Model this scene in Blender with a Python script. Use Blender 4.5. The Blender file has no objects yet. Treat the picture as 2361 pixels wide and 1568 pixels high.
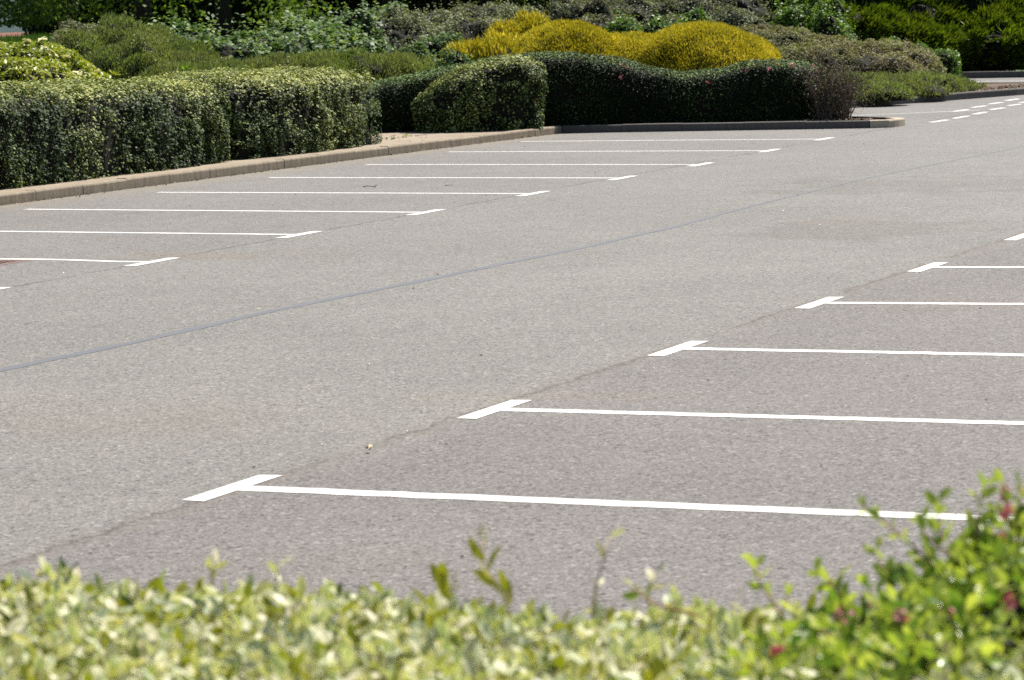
import bpy, math, random
import numpy as np
from mathutils import Vector, Matrix
S = bpy.context.scene
R = math.radians
# ------------------------------------------------------------------ camera
CAM = (11.3486, -19.9939, 1.7706)
PITCH, ROLL, YAW = 0.106366, 0.029539, 0.403236
cd = bpy.data.cameras.new('camera'); cam = bpy.data.objects.new('camera', cd); S.collection.objects.link(cam)
cd.sensor_width = 36.0; cd.lens = 109.97; cd.clip_start = 0.1; cd.clip_end = 2000
M = Matrix.Translation(CAM) @ Matrix.Rotation(YAW, 4, 'Z') @ Matrix.Rotation(math.pi/2 - PITCH, 4, 'X') @ Matrix.Rotation(-ROLL, 4, 'Z')
cam.matrix_world = M
cd.dof.use_dof = True; cd.dof.focus_distance = 22.0; cd.dof.aperture_fstop = 10
S.camera = cam
# ------------------------------------------------------------------ light
SUN_EL, SUN_AZ = R(56), R(74)          # azimuth measured from +x towards +y
sd = Vector((math.cos(SUN_AZ)*math.cos(SUN_EL), math.sin(SUN_AZ)*math.cos(SUN_EL), math.sin(SUN_EL)))
W = bpy.data.worlds.new('World'); S.world = W; W.use_nodes = True
nt = W.node_tree; bg = nt.nodes['Background']
sky = nt.nodes.new('ShaderNodeTexSky'); sky.sky_type = 'NISHITA'; sky.sun_disc = False
sky.sun_elevation = SUN_EL; sky.sun_rotation = math.pi/2 - SUN_AZ; sky.dust_density = .4
nt.links.new(sky.outputs[0], bg.inputs[0]); bg.inputs[1].default_value = 0.05
sl = bpy.data.lights.new('sun', 'SUN'); sun = bpy.data.objects.new('sun', sl); S.collection.objects.link(sun)
sl.energy = 4.6; sl.angle = R(0.53); sl.color = (1.0, 0.945, 0.85)
sun.rotation_euler = sd.to_track_quat('Z', 'Y').to_euler()
S.view_settings.view_transform = 'Standard'; S.view_settings.look = 'None'
S.view_settings.exposure = 1.08; S.view_settings.gamma = 1.0
S.render.engine = 'CYCLES'
S.cycles.use_denoising = False; S.cycles.max_bounces = 6; S.cycles.transmission_bounces = 4
S.cycles.diffuse_bounces = 3; S.cycles.glossy_bounces = 2; S.cycles.sample_clamp_indirect = 4

def ray(px, py):
    """direction of the sight line through a point of the photograph (2361 wide)"""
    a = (px-1180.5)/7212.0; b = (784-py)/7212.0
    cr, sr = math.cos(ROLL), math.sin(ROLL)
    u = a*cr+b*sr; v = -a*sr+b*cr
    cp, sp = math.cos(PITCH), math.sin(PITCH)
    y = cp+v*sp; z = -sp+v*cp; c, s = math.cos(YAW), math.sin(YAW)
    return np.array([u*c-y*s, u*s+y*c, z])
def at(px, py, t): return np.array(CAM)+t*ray(px, py)
def g(px, py, z=0.007):
    d = ray(px, py); return np.array(CAM)+d*(z-CAM[2])/d[2]

rng = np.random.default_rng(11)
# ------------------------------------------------------------------ noise
def _h(i, j, k, s):
    n = (i*374761393+j*668265263+k*2147483647+s*1274126177) & 0xffffffff
    n = ((n ^ (n >> 13))*1274126177) & 0xffffffff
    n = n ^ (n >> 16)
    return (n & 0xffff)/65535.0
def vnoise(P, f, seed=0):
    Q = np.asarray(P)*f+1000.0; I = np.floor(Q).astype(np.int64); F = Q-I; F = F*F*(3-2*F)
    out = 0
    for a in (0, 1):
        for b in (0, 1):
            for c in (0, 1):
                w = (F[:, 0] if a else 1-F[:, 0])*(F[:, 1] if b else 1-F[:, 1])*(F[:, 2] if c else 1-F[:, 2])
                out = out+w*_h(I[:, 0]+a, I[:, 1]+b, I[:, 2]+c, seed)
    return out*2-1
def fbm(P, f, seed=0, o=3):
    r = 0; a = 1; t = 0
    for i in range(o):
        r = r+a*vnoise(P, f*2**i, seed+i*7); t += a; a *= .5
    return r/t
def norm(v): return v/np.maximum(np.linalg.norm(v, axis=-1, keepdims=True), 1e-9)
def sstep(a, b, x):
    t = np.clip((x-a)/(b-a), 0, 1); return t*t*(3-2*t)

# ------------------------------------------------------------------ objects
def tag(o, label=None, cat=None, group=None, kind=None):
    if label: o['label'] = label
    if cat: o['category'] = cat
    if group: o['group'] = group
    if kind: o['kind'] = kind
    return o
def empty(name, loc, label, cat, group=None):
    o = bpy.data.objects.new(name, None); o.location = tuple(float(v) for v in loc); o.empty_display_size = .2
    S.collection.objects.link(o); return tag(o, label, cat, group)
def link(name, me, mats, parent=None, loc=None):
    for m in (mats if isinstance(mats, (list, tuple)) else [mats]): me.materials.append(m)
    o = bpy.data.objects.new(name, me); S.collection.objects.link(o)
    if parent is not None:
        o.parent = parent; o.location = -parent.location        # meshes are written in world coordinates
        if parent.rotation_euler.z: raise RuntimeError
    if loc is not None: o.location = loc
    return o
def np_mesh(name, V, F, attrs=None, matidx=None, smooth=False):
    """V n x 3; F m x k (one face size) or list of such arrays"""
    Fs = F if isinstance(F, list) else [F]
    Fs = [f for f in Fs if len(f)]
    me = bpy.data.meshes.new(name)
    V = np.ascontiguousarray(V, dtype=np.float32)
    me.vertices.add(len(V)); me.vertices.foreach_set('co', V.ravel())
    lv = np.concatenate([f.ravel() for f in Fs]).astype(np.int32)
    cnt = np.concatenate([np.full(len(f), f.shape[1]) for f in Fs]); st = np.concatenate([[0], np.cumsum(cnt)[:-1]]).astype(np.int32)
    me.loops.add(len(lv)); me.loops.foreach_set('vertex_index', lv)
    me.polygons.add(len(cnt)); me.polygons.foreach_set('loop_start', st)
    if matidx is not None: me.polygons.foreach_set('material_index', np.asarray(matidx, dtype=np.int32))
    if smooth: me.polygons.foreach_set('use_smooth', np.ones(len(cnt), dtype=bool))
    me.update(calc_edges=True)
    for k, a in (attrs or {}).items():
        at_ = me.attributes.new(k, 'FLOAT', 'POINT'); at_.data.foreach_set('value', np.asarray(a, dtype=np.float32))
    return me
class MB:
    def __init__(s): s.V = []; s.F = []; s.m = []
    def box(s, x0, x1, y0, y1, z0, z1, b=0.0, m=0):
        i = len(s.V)
        if b:
            P = [(x0, y0, z0), (x1, y0, z0), (x1, y1, z0), (x0, y1, z0), (x0, y0, z1-b), (x1, y0, z1-b), (x1, y1, z1-b), (x0, y1, z1-b),
                 (x0+b, y0+b, z1), (x1-b, y0+b, z1), (x1-b, y1-b, z1), (x0+b, y1-b, z1)]
            Q = [(3, 2, 1, 0), (0, 1, 5, 4), (1, 2, 6, 5), (2, 3, 7, 6), (3, 0, 4, 7), (4, 5, 9, 8), (5, 6, 10, 9), (6, 7, 11, 10), (7, 4, 8, 11), (8, 9, 10, 11)]
        else:
            P = [(x0, y0, z0), (x1, y0, z0), (x1, y1, z0), (x0, y1, z0), (x0, y0, z1), (x1, y0, z1), (x1, y1, z1), (x0, y1, z1)]
            Q = [(3, 2, 1, 0), (0, 1, 5, 4), (1, 2, 6, 5), (2, 3, 7, 6), (3, 0, 4, 7), (4, 5, 6, 7)]
        s.V += P; s.F += [tuple(i+k for k in q) for q in Q]; s.m += [m]*len(Q)
    def poly(s, P, m=0):
        i = len(s.V); s.V += [tuple(float(c) for c in p) for p in P]; s.F.append(tuple(range(i, i+len(P)))); s.m.append(m)
    def tube(s, pts, r0, r1=None, n=6, m=0):
        r1 = r0 if r1 is None else r1; pts = [Vector([float(c) for c in p]) for p in pts]; i0 = len(s.V); L = len(pts)
        for k, p in enumerate(pts):
            d = (pts[min(k+1, L-1)]-pts[max(k-1, 0)]).normalized()
            a = d.cross(Vector((0, 0, 1)) if abs(d.z) < .9 else Vector((1, 0, 0))).normalized(); b = d.cross(a)
            r = r0+(r1-r0)*k/max(L-1, 1)
            for j in range(n):
                t = 2*math.pi*j/n; s.V.append(tuple(p+(a*math.cos(t)+b*math.sin(t))*r))
        for k in range(L-1):
            for j in range(n):
                A = i0+k*n+j; B = i0+k*n+(j+1) % n; s.F.append((A, B, B+n, A+n)); s.m.append(m)
        s.F.append(tuple(i0+j for j in range(n))[::-1]); s.F.append(tuple(i0+(L-1)*n+j for j in range(n))); s.m += [m, m]
    def mesh(s, name, smooth=False):
        me = bpy.data.meshes.new(name); me.from_pydata(s.V, [], s.F); me.polygons.foreach_set('material_index', s.m)
        if smooth: me.polygons.foreach_set('use_smooth', [True]*len(s.F))
        me.update(); return me

# ------------------------------------------------------------------ materials
class NT:
    def __init__(s, name):
        s.m = bpy.data.materials.new(name); s.m.use_nodes = True; s.t = s.m.node_tree; s.t.nodes.clear()
        s.out = s.n('ShaderNodeOutputMaterial')
    def n(s, ty, **k):
        o = s.t.nodes.new(ty)
        for a, v in k.items(): setattr(o, a, v)
        return o
    def l(s, a, b): s.t.links.new(a, b)
    def inp(s, sock, v):
        if hasattr(v, 'links') or hasattr(v, 'is_output'): s.l(v, sock)
        elif isinstance(v, (tuple, list)) and len(v) == 3 and sock.type == 'RGBA': sock.default_value = (*v, 1)
        else: sock.default_value = v
    def math(s, op, a, b=None, c=None, clamp=False):
        o = s.n('ShaderNodeMath', operation=op, use_clamp=clamp); s.inp(o.inputs[0], a)
        if b is not None: s.inp(o.inputs[1], b)
        if c is not None: s.inp(o.inputs[2], c)
        return o.outputs[0]
    def mix(s, f, a, b, mode='MIX'):
        o = s.n('ShaderNodeMix', data_type='RGBA', blend_type=mode); s.inp(o.inputs[0], f); s.inp(o.inputs[6], a); s.inp(o.inputs[7], b); return o.outputs[2]
    def noise(s, vec, scale, detail=2, rough=.5, ):
        o = s.n('ShaderNodeTexNoise'); s.l(vec, o.inputs['Vector']); o.inputs['Scale'].default_value = scale
        o.inputs['Detail'].default_value = detail; o.inputs['Roughness'].default_value = rough; return o.outputs['Fac']
    def vor(s, vec, scale, out='Color', feature='F1'):
        o = s.n('ShaderNodeTexVoronoi', feature=feature); s.l(vec, o.inputs['Vector']); o.inputs['Scale'].default_value = scale; return o.outputs[out]
    def ramp(s, f, stops, interp='LINEAR'):
        o = s.n('ShaderNodeValToRGB'); s.inp(o.inputs[0], f); r = o.color_ramp; r.interpolation = interp
        while len(r.elements) < len(stops): r.elements.new(.5)
        for e, (p, c) in zip(r.elements, stops): e.position = p; e.color = (*c, 1) if isinstance(c, (tuple, list)) else (c, c, c, 1)
        return o.outputs[0]
    def mapr(s, v, a, b, c=0.0, d=1.0):
        o = s.n('ShaderNodeMapRange'); s.inp(o.inputs[0], v); o.inputs[1].default_value = a; o.inputs[2].default_value = b
        o.inputs[3].default_value = c; o.inputs[4].default_value = d; return o.outputs[0]
    def sepx(s, v): o = s.n('ShaderNodeSeparateXYZ'); s.l(v, o.inputs[0]); return o.outputs
    def pos(s): return s.n('ShaderNodeNewGeometry').outputs['Position']
    def bump(s, h, strength, dist):
        o = s.n('ShaderNodeBump'); s.inp(o.inputs['Height'], h); o.inputs['Strength'].default_value = strength; o.inputs['Distance'].default_value = dist; return o.outputs[0]
    def bsdf(s, col, rough=.8, nrm=None, spec=.3):
        o = s.n('ShaderNodeBsdfPrincipled'); s.inp(o.inputs['Base Color'], col); s.inp(o.inputs['Roughness'], rough)
        o.inputs['Specular IOR Level'].default_value = spec
        if nrm is not None: s.l(nrm, o.inputs['Normal'])
        s.l(o.outputs[0], s.out.inputs[0]); return o.outputs[0]

def mat_leaf(name, stops, trans=.3, rough=.45, spec=.4, tcol=None, patch=None):
    """leaf colour from a per-leaf random value; patch = (scale, colour, amount) real colour drift over the plant"""
    m = NT(name); a = m.n('ShaderNodeAttribute', attribute_name='tint')
    col = m.ramp(a.outputs['Fac'], stops)
    if patch:
        f = m.mapr(m.noise(m.pos(), patch[0], 3), .42, .68, 0, patch[2]); col = m.mix(f, col, patch[1])
    p = m.n('ShaderNodeBsdfPrincipled'); m.l(col, p.inputs['Base Color']); p.inputs['Roughness'].default_value = rough; p.inputs['Specular IOR Level'].default_value = spec
    t = m.n('ShaderNodeBsdfTranslucent')
    m.l(m.mix(1.0, col, tcol or (1.25, 1.35, .55), 'MULTIPLY'), t.inputs[0])
    x = m.n('ShaderNodeMixShader'); x.inputs[0].default_value = trans; m.l(p.outputs[0], x.inputs[1]); m.l(t.outputs[0], x.inputs[2]); m.l(x.outputs[0], m.out.inputs[0])
    return m.m
def mat_plain(name, c1, c2, scale=8, rough=.85, bump=0.0, spec=.25):
    m = NT(name); p = m.pos(); f = m.mapr(m.noise(p, scale, 5, .6), .3, .7)
    col = m.mix(f, c1, c2); m.bsdf(col, rough, m.bump(m.noise(p, scale*4, 4), .6, bump) if bump else None, spec); return m.m

CORE = mat_plain('painted_shade_core', (.005, .005, .003), (.012, .010, .006), 14, .95)  # near-black core surface: the shade inside the foliage is put into its colour
BARK = mat_plain('bark', (.03, .024, .018), (.07, .055, .04), 20, .9, .01)
TWIG = mat_plain('grey_twig', (.16, .12, .09), (.28, .22, .17), 20, .85)

def mat_asphalt():
    m = NT('asphalt'); p = m.pos(); xyz = m.sepx(p); X, Y = xyz[0], xyz[1]
    grain = m.noise(p, 95, 3, .7); cell = m.vor(p, 95); big = m.noise(p, .35, 4, .6); mid = m.noise(p, 2.2, 4, .65)
    cg = m.n('ShaderNodeRGBToBW'); m.l(cell, cg.inputs[0])
    v = m.math('ADD', m.mapr(grain, .25, .75, -.9, .9), m.mapr(cg.outputs[0], .15, .85, -.5, .5))
    v = m.math('MULTIPLY_ADD', v, .62, 1.02)
    st_ = m.n('ShaderNodeRGBToBW'); m.l(m.vor(p, 62), st_.inputs[0])
    v = m.math('ADD', v, m.math('MULTIPLY', m.math('GREATER_THAN', st_.outputs[0], .86), .6)); v = m.math('SUBTRACT', v, m.math('MULTIPLY', m.math('LESS_THAN', st_.outputs[0], .16), .4)); v = m.math('MAXIMUM', v, .15)
    # aisle is worn paler than the bays
    wob = m.mapr(m.noise(p, .8, 3), 0, 1, -.25, .25); xx = m.math('ADD', X, wob)
    bayr = m.mapr(xx, 5.75, 6.05); bayl = m.mapr(xx, .1, -.2); bay = m.math('MAXIMUM', bayr, m.math('MULTIPLY', bayl, .35))
    base = m.mix(bay, (.146, .141, .133), (.127, .119, .116))
    far = m.mapr(Y, -12, 12); base = m.mix(m.math('MULTIPLY', far, .35), base, (.160, .158, .155))
    drift = m.math('ADD', m.mapr(big, .3, .7, -.09, .09), m.mapr(mid, .3, .7, -.045, .045))
    v = m.math('ADD', v, drift)
    col = m.mix(1.0, base, v, 'MULTIPLY')
    # warm / cool stones
    hue = m.mapr(m.noise(p, 48, 1), .4, .6); col = m.mix(m.math('MULTIPLY', hue, .3), col, m.mix(1.0, col, (1.12, 1.0, .88), 'MULTIPLY'))
    # tan dirt drifting in places
    def ell(px, py, rx, ry, ang, soft=.5, ns=1.6, na=1.1):
        c, s_ = math.cos(ang), math.sin(ang)
        dx = m.math('SUBTRACT', X, px); dy = m.math('SUBTRACT', Y, py)
        u = m.math('DIVIDE', m.math('ADD', m.math('MULTIPLY', dx, c), m.math('MULTIPLY', dy, s_)), rx)
        w = m.math('DIVIDE', m.math('SUBTRACT', m.math('MULTIPLY', dy, c), m.math('MULTIPLY', dx, s_)), ry)
        d = m.math('SQRT', m.math('ADD', m.math('MULTIPLY', u, u), m.math('MULTIPLY', w, w)))
        return m.math('ADD', d, m.mapr(m.noise(p, ns, 4), .3, .7, -na/2, na/2))
    def stain(col, E, colr, amt, soft=.5): return m.mix(m.math('MULTIPLY', m.mapr(E, 1.0, 1.0-soft), amt), col, m.mix(1.0, col, colr, 'MULTIPLY'))
    for (px, py, rx, ry, a_, c_, am, so) in STAINS: col = stain(col, ell(px, py, rx, ry, a_), c_, am, so)
    # silt dried along the kerb foot
    k = m.math('MULTIPLY', m.mapr(X, -4.35, -4.95), m.mapr(Y, 20.3, 19.9)); k = m.math('MULTIPLY', k, m.mapr(m.noise(p, 3, 3), .3, .6, .35, 1)); col = m.mix(m.math('MULTIPLY', k, .75), col, (.20, .17, .125))
    # construction joints, partly opened
    def joint(x0, wdt, gate, seed, slope=0.0):
        off = m.math('MULTIPLY', m.mapr(m.noise(p, 3.5, 8, .9), 0, 1, -1, 1), .16)
        d = m.math('ABSOLUTE', m.math('ADD', m.math('ADD', m.math('MULTIPLY_ADD', Y, slope, -x0), X), off))
        gt = m.math('MULTIPLY', m.mapr(m.noise(p, 1.1, 2), gate, gate+.1), m.mapr(m.noise(p, 38, 4, .9), .38, .48))
        return m.math('MULTIPLY', m.mapr(d, wdt, wdt*.3), gt)
    jt = m.math('MAXIMUM', m.math('MULTIPLY', joint(5.84, .015, .38, 1), .7), m.math('MULTIPLY', joint(.08, .024, .38, 2, .02), .75))
    jt2 = joint(5.86, .09, .35, 3)
    col = m.mix(m.math('MULTIPLY', jt2, .35), col, (.125, .10, .08)); col = m.mix(m.math('MULTIPLY', jt, .95), col, (.025, .022, .02))
    hb = m.math('MULTIPLY', m.math('ADD', grain, cg.outputs[0]), 1.0)
    m.bsdf(col, .82, m.bump(hb, .55, .004), .25); return m.m

def mat_paint():
    m = NT('road_paint'); p = m.pos()
    dirt = m.mapr(m.noise(p, 26, 8, .85), .50, .68); spots = m.mapr(m.vor(p, 9, 'Distance'), .06, .03)
    col = m.mix(m.math('MULTIPLY', dirt, .6), (.64, .625, .595), (.36, .345, .32)); col = m.mix(m.math('MULTIPLY', spots, .6), col, (.15, .14, .13))
    m.bsdf(col, .6, m.bump(m.noise(p, 90, 2), .4, .002), .3); return m.m
def mat_concrete(name, c1, c2, streak=.5):
    m = NT(name); p = m.pos(); mp = m.n('ShaderNodeMapping'); m.l(p, mp.inputs[0]); mp.inputs['Scale'].default_value = (9, 9, 1.2)
    st = m.mapr(m.noise(mp.outputs[0], 1.6, 4, .7), .35, .65); f = m.noise(p, 35, 4, .7)
    col = m.mix(m.math('MULTIPLY', st, streak), c1, c2); col = m.mix(m.mapr(f, .35, .75, 0, .35), col, (.08, .07, .055))
    m.bsdf(col, .85, m.bump(f, .5, .004), .2); return m.m
def mat_pavers():
    m = NT('block_paving'); p = m.pos(); b = m.n('ShaderNodeTexBrick'); m.l(p, b.inputs['Vector']); b.inputs['Scale'].default_value = 1.0
    b.inputs['Brick Width'].default_value = .21; b.inputs['Row Height'].default_value = .105; b.inputs['Mortar Size'].default_value = .006
    b.inputs['Color1'].default_value = (.22, .175, .14, 1); b.inputs['Color2'].default_value = (.28, .225, .17, 1); b.inputs['Mortar'].default_value = (.17, .14, .10, 1)
    n = m.mapr(m.noise(p, 1.4, 4), .35, .7); col = m.mix(m.math('MULTIPLY', n, .5), b.outputs[0], (.32, .27, .20))
    m.bsdf(col, .85, m.bump(b.outputs['Fac'], -.4, .004), .2); return m.m
PAINT = mat_paint()
KERB = mat_concrete('kerb_concrete', (.19, .155, .115), (.33, .275, .21), .8)
KERB_D = mat_concrete('shade_toned_kerb_concrete', (.085, .08, .078), (.13, .12, .11), .6)  # darkened concrete: the shade on the kerb fronts is put into the colour
KERB_P = mat_concrete('pale_kerb_concrete', (.40, .34, .26), (.48, .41, .32), .6)
PAVE = mat_pavers()
SOIL = mat_plain('bark_mulch_soil', (.07, .05, .035), (.17, .13, .095), 24, .95, .03)
GRASSM = mat_plain('rough_turf', (.035, .06, .012), (.07, .11, .02), 5, .95, .03)

# ------------------------------------------------------------------ terrain
def terrain(x, y):
    x = np.asarray(x, float); y = np.asarray(y, float)
    w = -(x+8)*.45+(y-22)*.89
    bank = 1.2*sstep(1.5, 11, w)*sstep(-8.5, -12.5, x)*sstep(-16, -7, y)
    d = np.hypot(x-11, y+20); fall = -5.0*sstep(70, 100, d)*sstep(0, -20, x)
    return -.03+bank*(1+.13*sstep(-14, -17.5, x))+fall-1.2*sstep(70, 100, d)*sstep(-8.5, -12.5, x)
def build_ground():
    a = np.concatenate([np.linspace(-900, -80, 12), np.linspace(-76, 40, 117), np.linspace(60, 900, 12)])
    b = np.concatenate([np.linspace(-600, -40, 10), np.linspace(-36, 110, 147), np.linspace(130, 1200, 12)])
    XX, YY = np.meshgrid(a, b, indexing='ij'); ZZ = terrain(XX, YY)
    V = np.stack([XX, YY, ZZ], -1).reshape(-1, 3); n = len(b); i = np.arange(len(a)-1)[:, None]*n+np.arange(n-1)[None]; i = i.ravel()
    F = np.stack([i, i+n, i+n+1, i+1], 1)
    tag(link('ground', np_mesh('ground', V, F, smooth=True), GRASSM), kind='structure')
build_ground()
STAINS = []
def stn(px, py, rx, ry, a, c, am, so=.5):
    q = g(px, py); STAINS.append((q[0], q[1], rx, ry, a, c, am, so))
stn(1980, 527, .95, 1.15, .5, (.88, .865, .85), .85, .3)      # shallow sunken patch with a crisp lower edge
stn(1960, 508, .55, .5, .4, (1.03, .99, .95), .6, .6)
stn(2130, 425, 1.5, 1.6, .6, (.86, .85, .84), .8, .35)
stn(1340, 912, .85, .22, .15, (1.07, 1.0, .92), .7, .8)
stn(800, 1300, .8, .5, .1, (1.04, 1.0, .95), .5, .9)
stn(2280, 700, 1.2, .5, .1, (1.06, .98, .93), .6, .8)
stn(420, 590, 1.3, .5, 0, (1.06, .98, .88), .6, .8)
stn(250, 960, 1.5, .7, .1, (1.05, .97, .92), .5, .8)
for q_ in range(9): STAINS.append((float(rng.uniform(-4, -1)) if q_ % 2 else float(rng.uniform(7, 10)), float(rng.uniform(-9, 18)), .28, .22, 0, (.78, .77, .76), .6, .9))
ASPH = mat_asphalt()
mb = MB()
mb.poly([(-4.9, -60, .004), (60, -60, .004), (60, 43.6, .004), (-22, 43.6, .004), (-22, 36.9, .004), (-4.9, 36.9, .004), (-4.9, 30, .004)][:0] or [(-4.95, -60, .004), (60, -60, .004), (60, 43.5, .004), (-5.9, 43.5, .004), (-5.9, 37, .004), (-4.95, 30, .004)])
tag(link('car_park', mb.mesh('car_park'), ASPH), kind='structure')
# side road that leaves behind the planted island (its own sheet, butted at the island's back)
mb = MB(); mb.poly([(-22, 24.3, .003), (-4.95, 24.3, .003), (-4.95, 28.2, .003), (-12, 25.6, .003), (-22, 25.4, .003)]); tag(link('side_road', mb.mesh('side_road'), ASPH), kind='structure')

# --- kerbs: real stones end to end with open joints
def kerb_run(name, pts, mat, w=.125, h=.11, L=.915, side=1, batter=.0):
    V = []; F = []; pts = [np.array(p[:2], float) for p in pts]
    seg = [np.linalg.norm(pts[i+1]-pts[i]) for i in range(len(pts)-1)]; tot = sum(seg); n = max(1, round(tot/L)); cum = np.concatenate([[0], np.cumsum(seg)])
    def P(s):
        i = min(np.searchsorted(cum, s, side='right')-1, len(seg)-1); i = max(i, 0); return pts[i]+(pts[i+1]-pts[i])*(s-cum[i])/seg[i]
    for k in range(n):
        s0 = tot*k/n+.0025; s1 = tot*(k+1)/n-.0025; sub = 3; dz = rng.uniform(-.004, .004); dn = rng.uniform(-.003, .003); i0 = len(V)
        for j in range(sub+1):
            s = s0+(s1-s0)*j/sub; c = P(s); d = P(min(s+.02, tot))-P(max(s-.02, 0)); d /= np.linalg.norm(d); nn = np.array([-d[1], d[0]])*side
            for (o, z) in ((0, -.05), (0, h-.022), (.006, h-.008), (.022, h), (w, h), (w, -.05)):
                q = c+nn*(o+dn); V.append((q[0], q[1], z+(dz if z > 0 else 0)))
        for j in range(sub):
            for q in range(6):
                A = i0+j*6+q; B = i0+j*6+(q+1) % 6; F.append((A, B, B+6, A+6))
        F.append(tuple(range(i0, i0+6))[::-1]); F.append(tuple(range(i0+sub*6, i0+sub*6+6)))
    me = bpy.data.meshes.new(name); me.from_pydata(V, [], F); me.update()
    return link(name, me, mat)
tag(kerb_run('kerb', [(-4.95, -8), (-4.98, 6), (-5.02, 12), (-4.95, 17), (-4.9, 20.05)], KERB, side=1), kind='structure')
tag(kerb_run('kerb', [(-4.9+.006, 20.05), (-3, 20.22), (-.62, 20.45)], KERB_D, side=1), kind='structure')
tag(kerb_run('kerb', [(-.61, 20.45), (-.36, 20.56), (-.30, 20.85), (-.30, 21.1), (-.55, 21.35)], KERB_P, side=1, L=.4), kind='structure')
tag(kerb_run('kerb', [(-.55, 21.35), (-2, 22.6), (-4.6, 24.2), (-12, 24.2), (-20, 24.2)], KERB_D, side=1), kind='structure')
tag(kerb_run('kerb', [(-20, 25.5), (-12, 25.7), (-6.6, 26.6), (-3.3, 27.36), (-2.4, 29.9), (-1.55, 32.6), (-1.0, 35.2)], KERB_D, side=1, h=.12), kind='structure')
tag(kerb_run('kerb', [(-1.0, 35.2), (-1.4, 36.3), (-3.3, 36.75), (-5.9, 37.0), (-14, 37.2)], KERB_D, side=1), kind='structure')
tag(kerb_run('kerb', [(-12, 43.6), (-6, 43.4), (0, 43.2), (12, 43.0)], KERB_D, side=1, h=.14), kind='structure')
def sheet(name, pts, z, mat, kind='structure'):
    mb = MB(); mb.poly([(p[0], p[1], z) for p in pts]); return tag(link(name, mb.mesh(name), mat), kind=kind)
sheet('pavement', [(-5.07, -8), (-5.1, 6), (-5.14, 12), (-5.07, 17), (-5.02, 20.17), (-6.2, 20.3), (-9.5, 20.6), (-9.5, 17), (-6.75, 17), (-6.75, -8)], .098, PAVE)
sheet('planting_bed', [(-4.99, 20.18), (-3, 20.33), (-.62, 20.57), (-.45, 20.8), (-.5, 21.2), (-2.05, 22.5), (-4.65, 24.1), (-20, 24.1), (-20, 20.7), (-9.5, 20.72), (-6.2, 20.42)], .085, SOIL)
sheet('planting_bed', [(-20, 25.62), (-12, 25.82), (-6.64, 26.72), (-3.42, 27.44), (-2.52, 29.96), (-1.67, 32.66), (-1.14, 35.15), (-1.5, 36.2), (-3.3, 36.63), (-5.9, 36.88), (-14, 37.05), (-20, 37)], .095, SOIL)
sheet('planting_bed', [(-6.75, -8), (-6.75, 17), (-9.5, 17), (-9.5, 20.6), (-20, 20.65), (-30, 20), (-30, -8)], .085, SOIL)

# ------------------------------------------------------------------ painted markings
def ribbon_mesh(name, pts, w, z, head=None):
    """one flat painted mark: a line along pts (x,y) of width w, and an optional T head polygon"""
    mb = MB(); P = [np.array(p, float) for p in pts]; Lv = []; Rv = []
    for k in range(len(P)):
        d = P[min(k+1, len(P)-1)]-P[max(k-1, 0)]; d /= np.linalg.norm(d); n = np.array([-d[1], d[0]])*w/2
        j = rng.uniform(-.005, .005, 2); Lv.append(P[k]+n+j); Rv.append(P[k]-n+j)
    for k in range(len(P)-1): mb.poly([(*Rv[k], z), (*Rv[k+1], z), (*Lv[k+1], z), (*Lv[k], z)])
    if head: mb.poly([(*p, z+.0009) for p in head])
    return mb.mesh(name)
def dense(a, b, n=60):
    a = np.array(a, float); b = np.array(b, float); return [a+(b-a)*i/n for i in range(n+1)]
ORD = ['nearest', 'second nearest', 'third', 'fourth', 'fifth', 'sixth', 'seventh', 'farthest']
left = [((.12, -2.55), (-4.3, -2.3), None), ((.12, -.24), None, [(.12, -.24), (-.2, -.22), (-.49, -.15), (-.75, -.09), (-.95, -.06), (-1.28, -.06), (-2.6, -.02), (-4.4, .05)]),
        ((.04, 2.28), (-4.4, 2.74), None), ((-.02, 4.62), (-4.45, 5.22), None), ((-.06, 7.2), (-4.42, 7.66), None),
        ((-.10, 9.72), (-4.45, 10.12), None), ((-.14, 12.25), (-4.46, 12.6), None), ((-.2, 14.9), (-4.5, 15.2), None), ((-.32, 17.5), (-4.55, 17.74), None)]
lpix = {3: (985, 489), 4: (1232, 446), 5: (1437, 410), 6: (1618, 379), 7: (1776, 347)}
lend = {3: (60, 482), 4: (365, 443), 5: (620, 409), 6: (845, 379), 7: (1032, 350)}
LLAB = ['only just in frame at the left edge', 'with a kinked stem, beside the rusty cover', 'second complete one from the lower left edge', 'third complete one from the lower left',
        'fourth from the lower left of the left row', 'fifth from the lower left of the left row', 'third from the far end of the left row', 'second from the far end of the left row', 'the farthest, nearest the planted island']
for k, (c, e, path) in enumerate(left):
    if k in lpix: c = tuple(g(*lpix[k])[:2]); e = tuple(g(*lend[k])[:2])
    pts = path or dense(c, e)
    pts = [np.array(p)+np.array([0, rng.normal(0, .0022)]) for p in pts]
    hx, hy = c; hw = .05
    head = [(hx-hw, hy-.36), (hx+hw, hy-.34), (hx+hw-.02, hy+.36), (hx-hw-.02, hy+.34)]
    o = link('bay_marking', ribbon_mesh('bay_marking', pts, .085, .0058, head), PAINT)
    tag(o, 'white bay line of the left row, '+LLAB[k], 'road marking', 'white bay lines of the left row')
RL = ['nearest of the right row, passing behind the foreground leaves', 'second nearest of the right row, running off the right edge', 'third from the bottom in the right row', 'fourth from the bottom in the right row', 'fifth of the right row, a short stretch in view', 'only its head in frame at the right edge']
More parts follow.
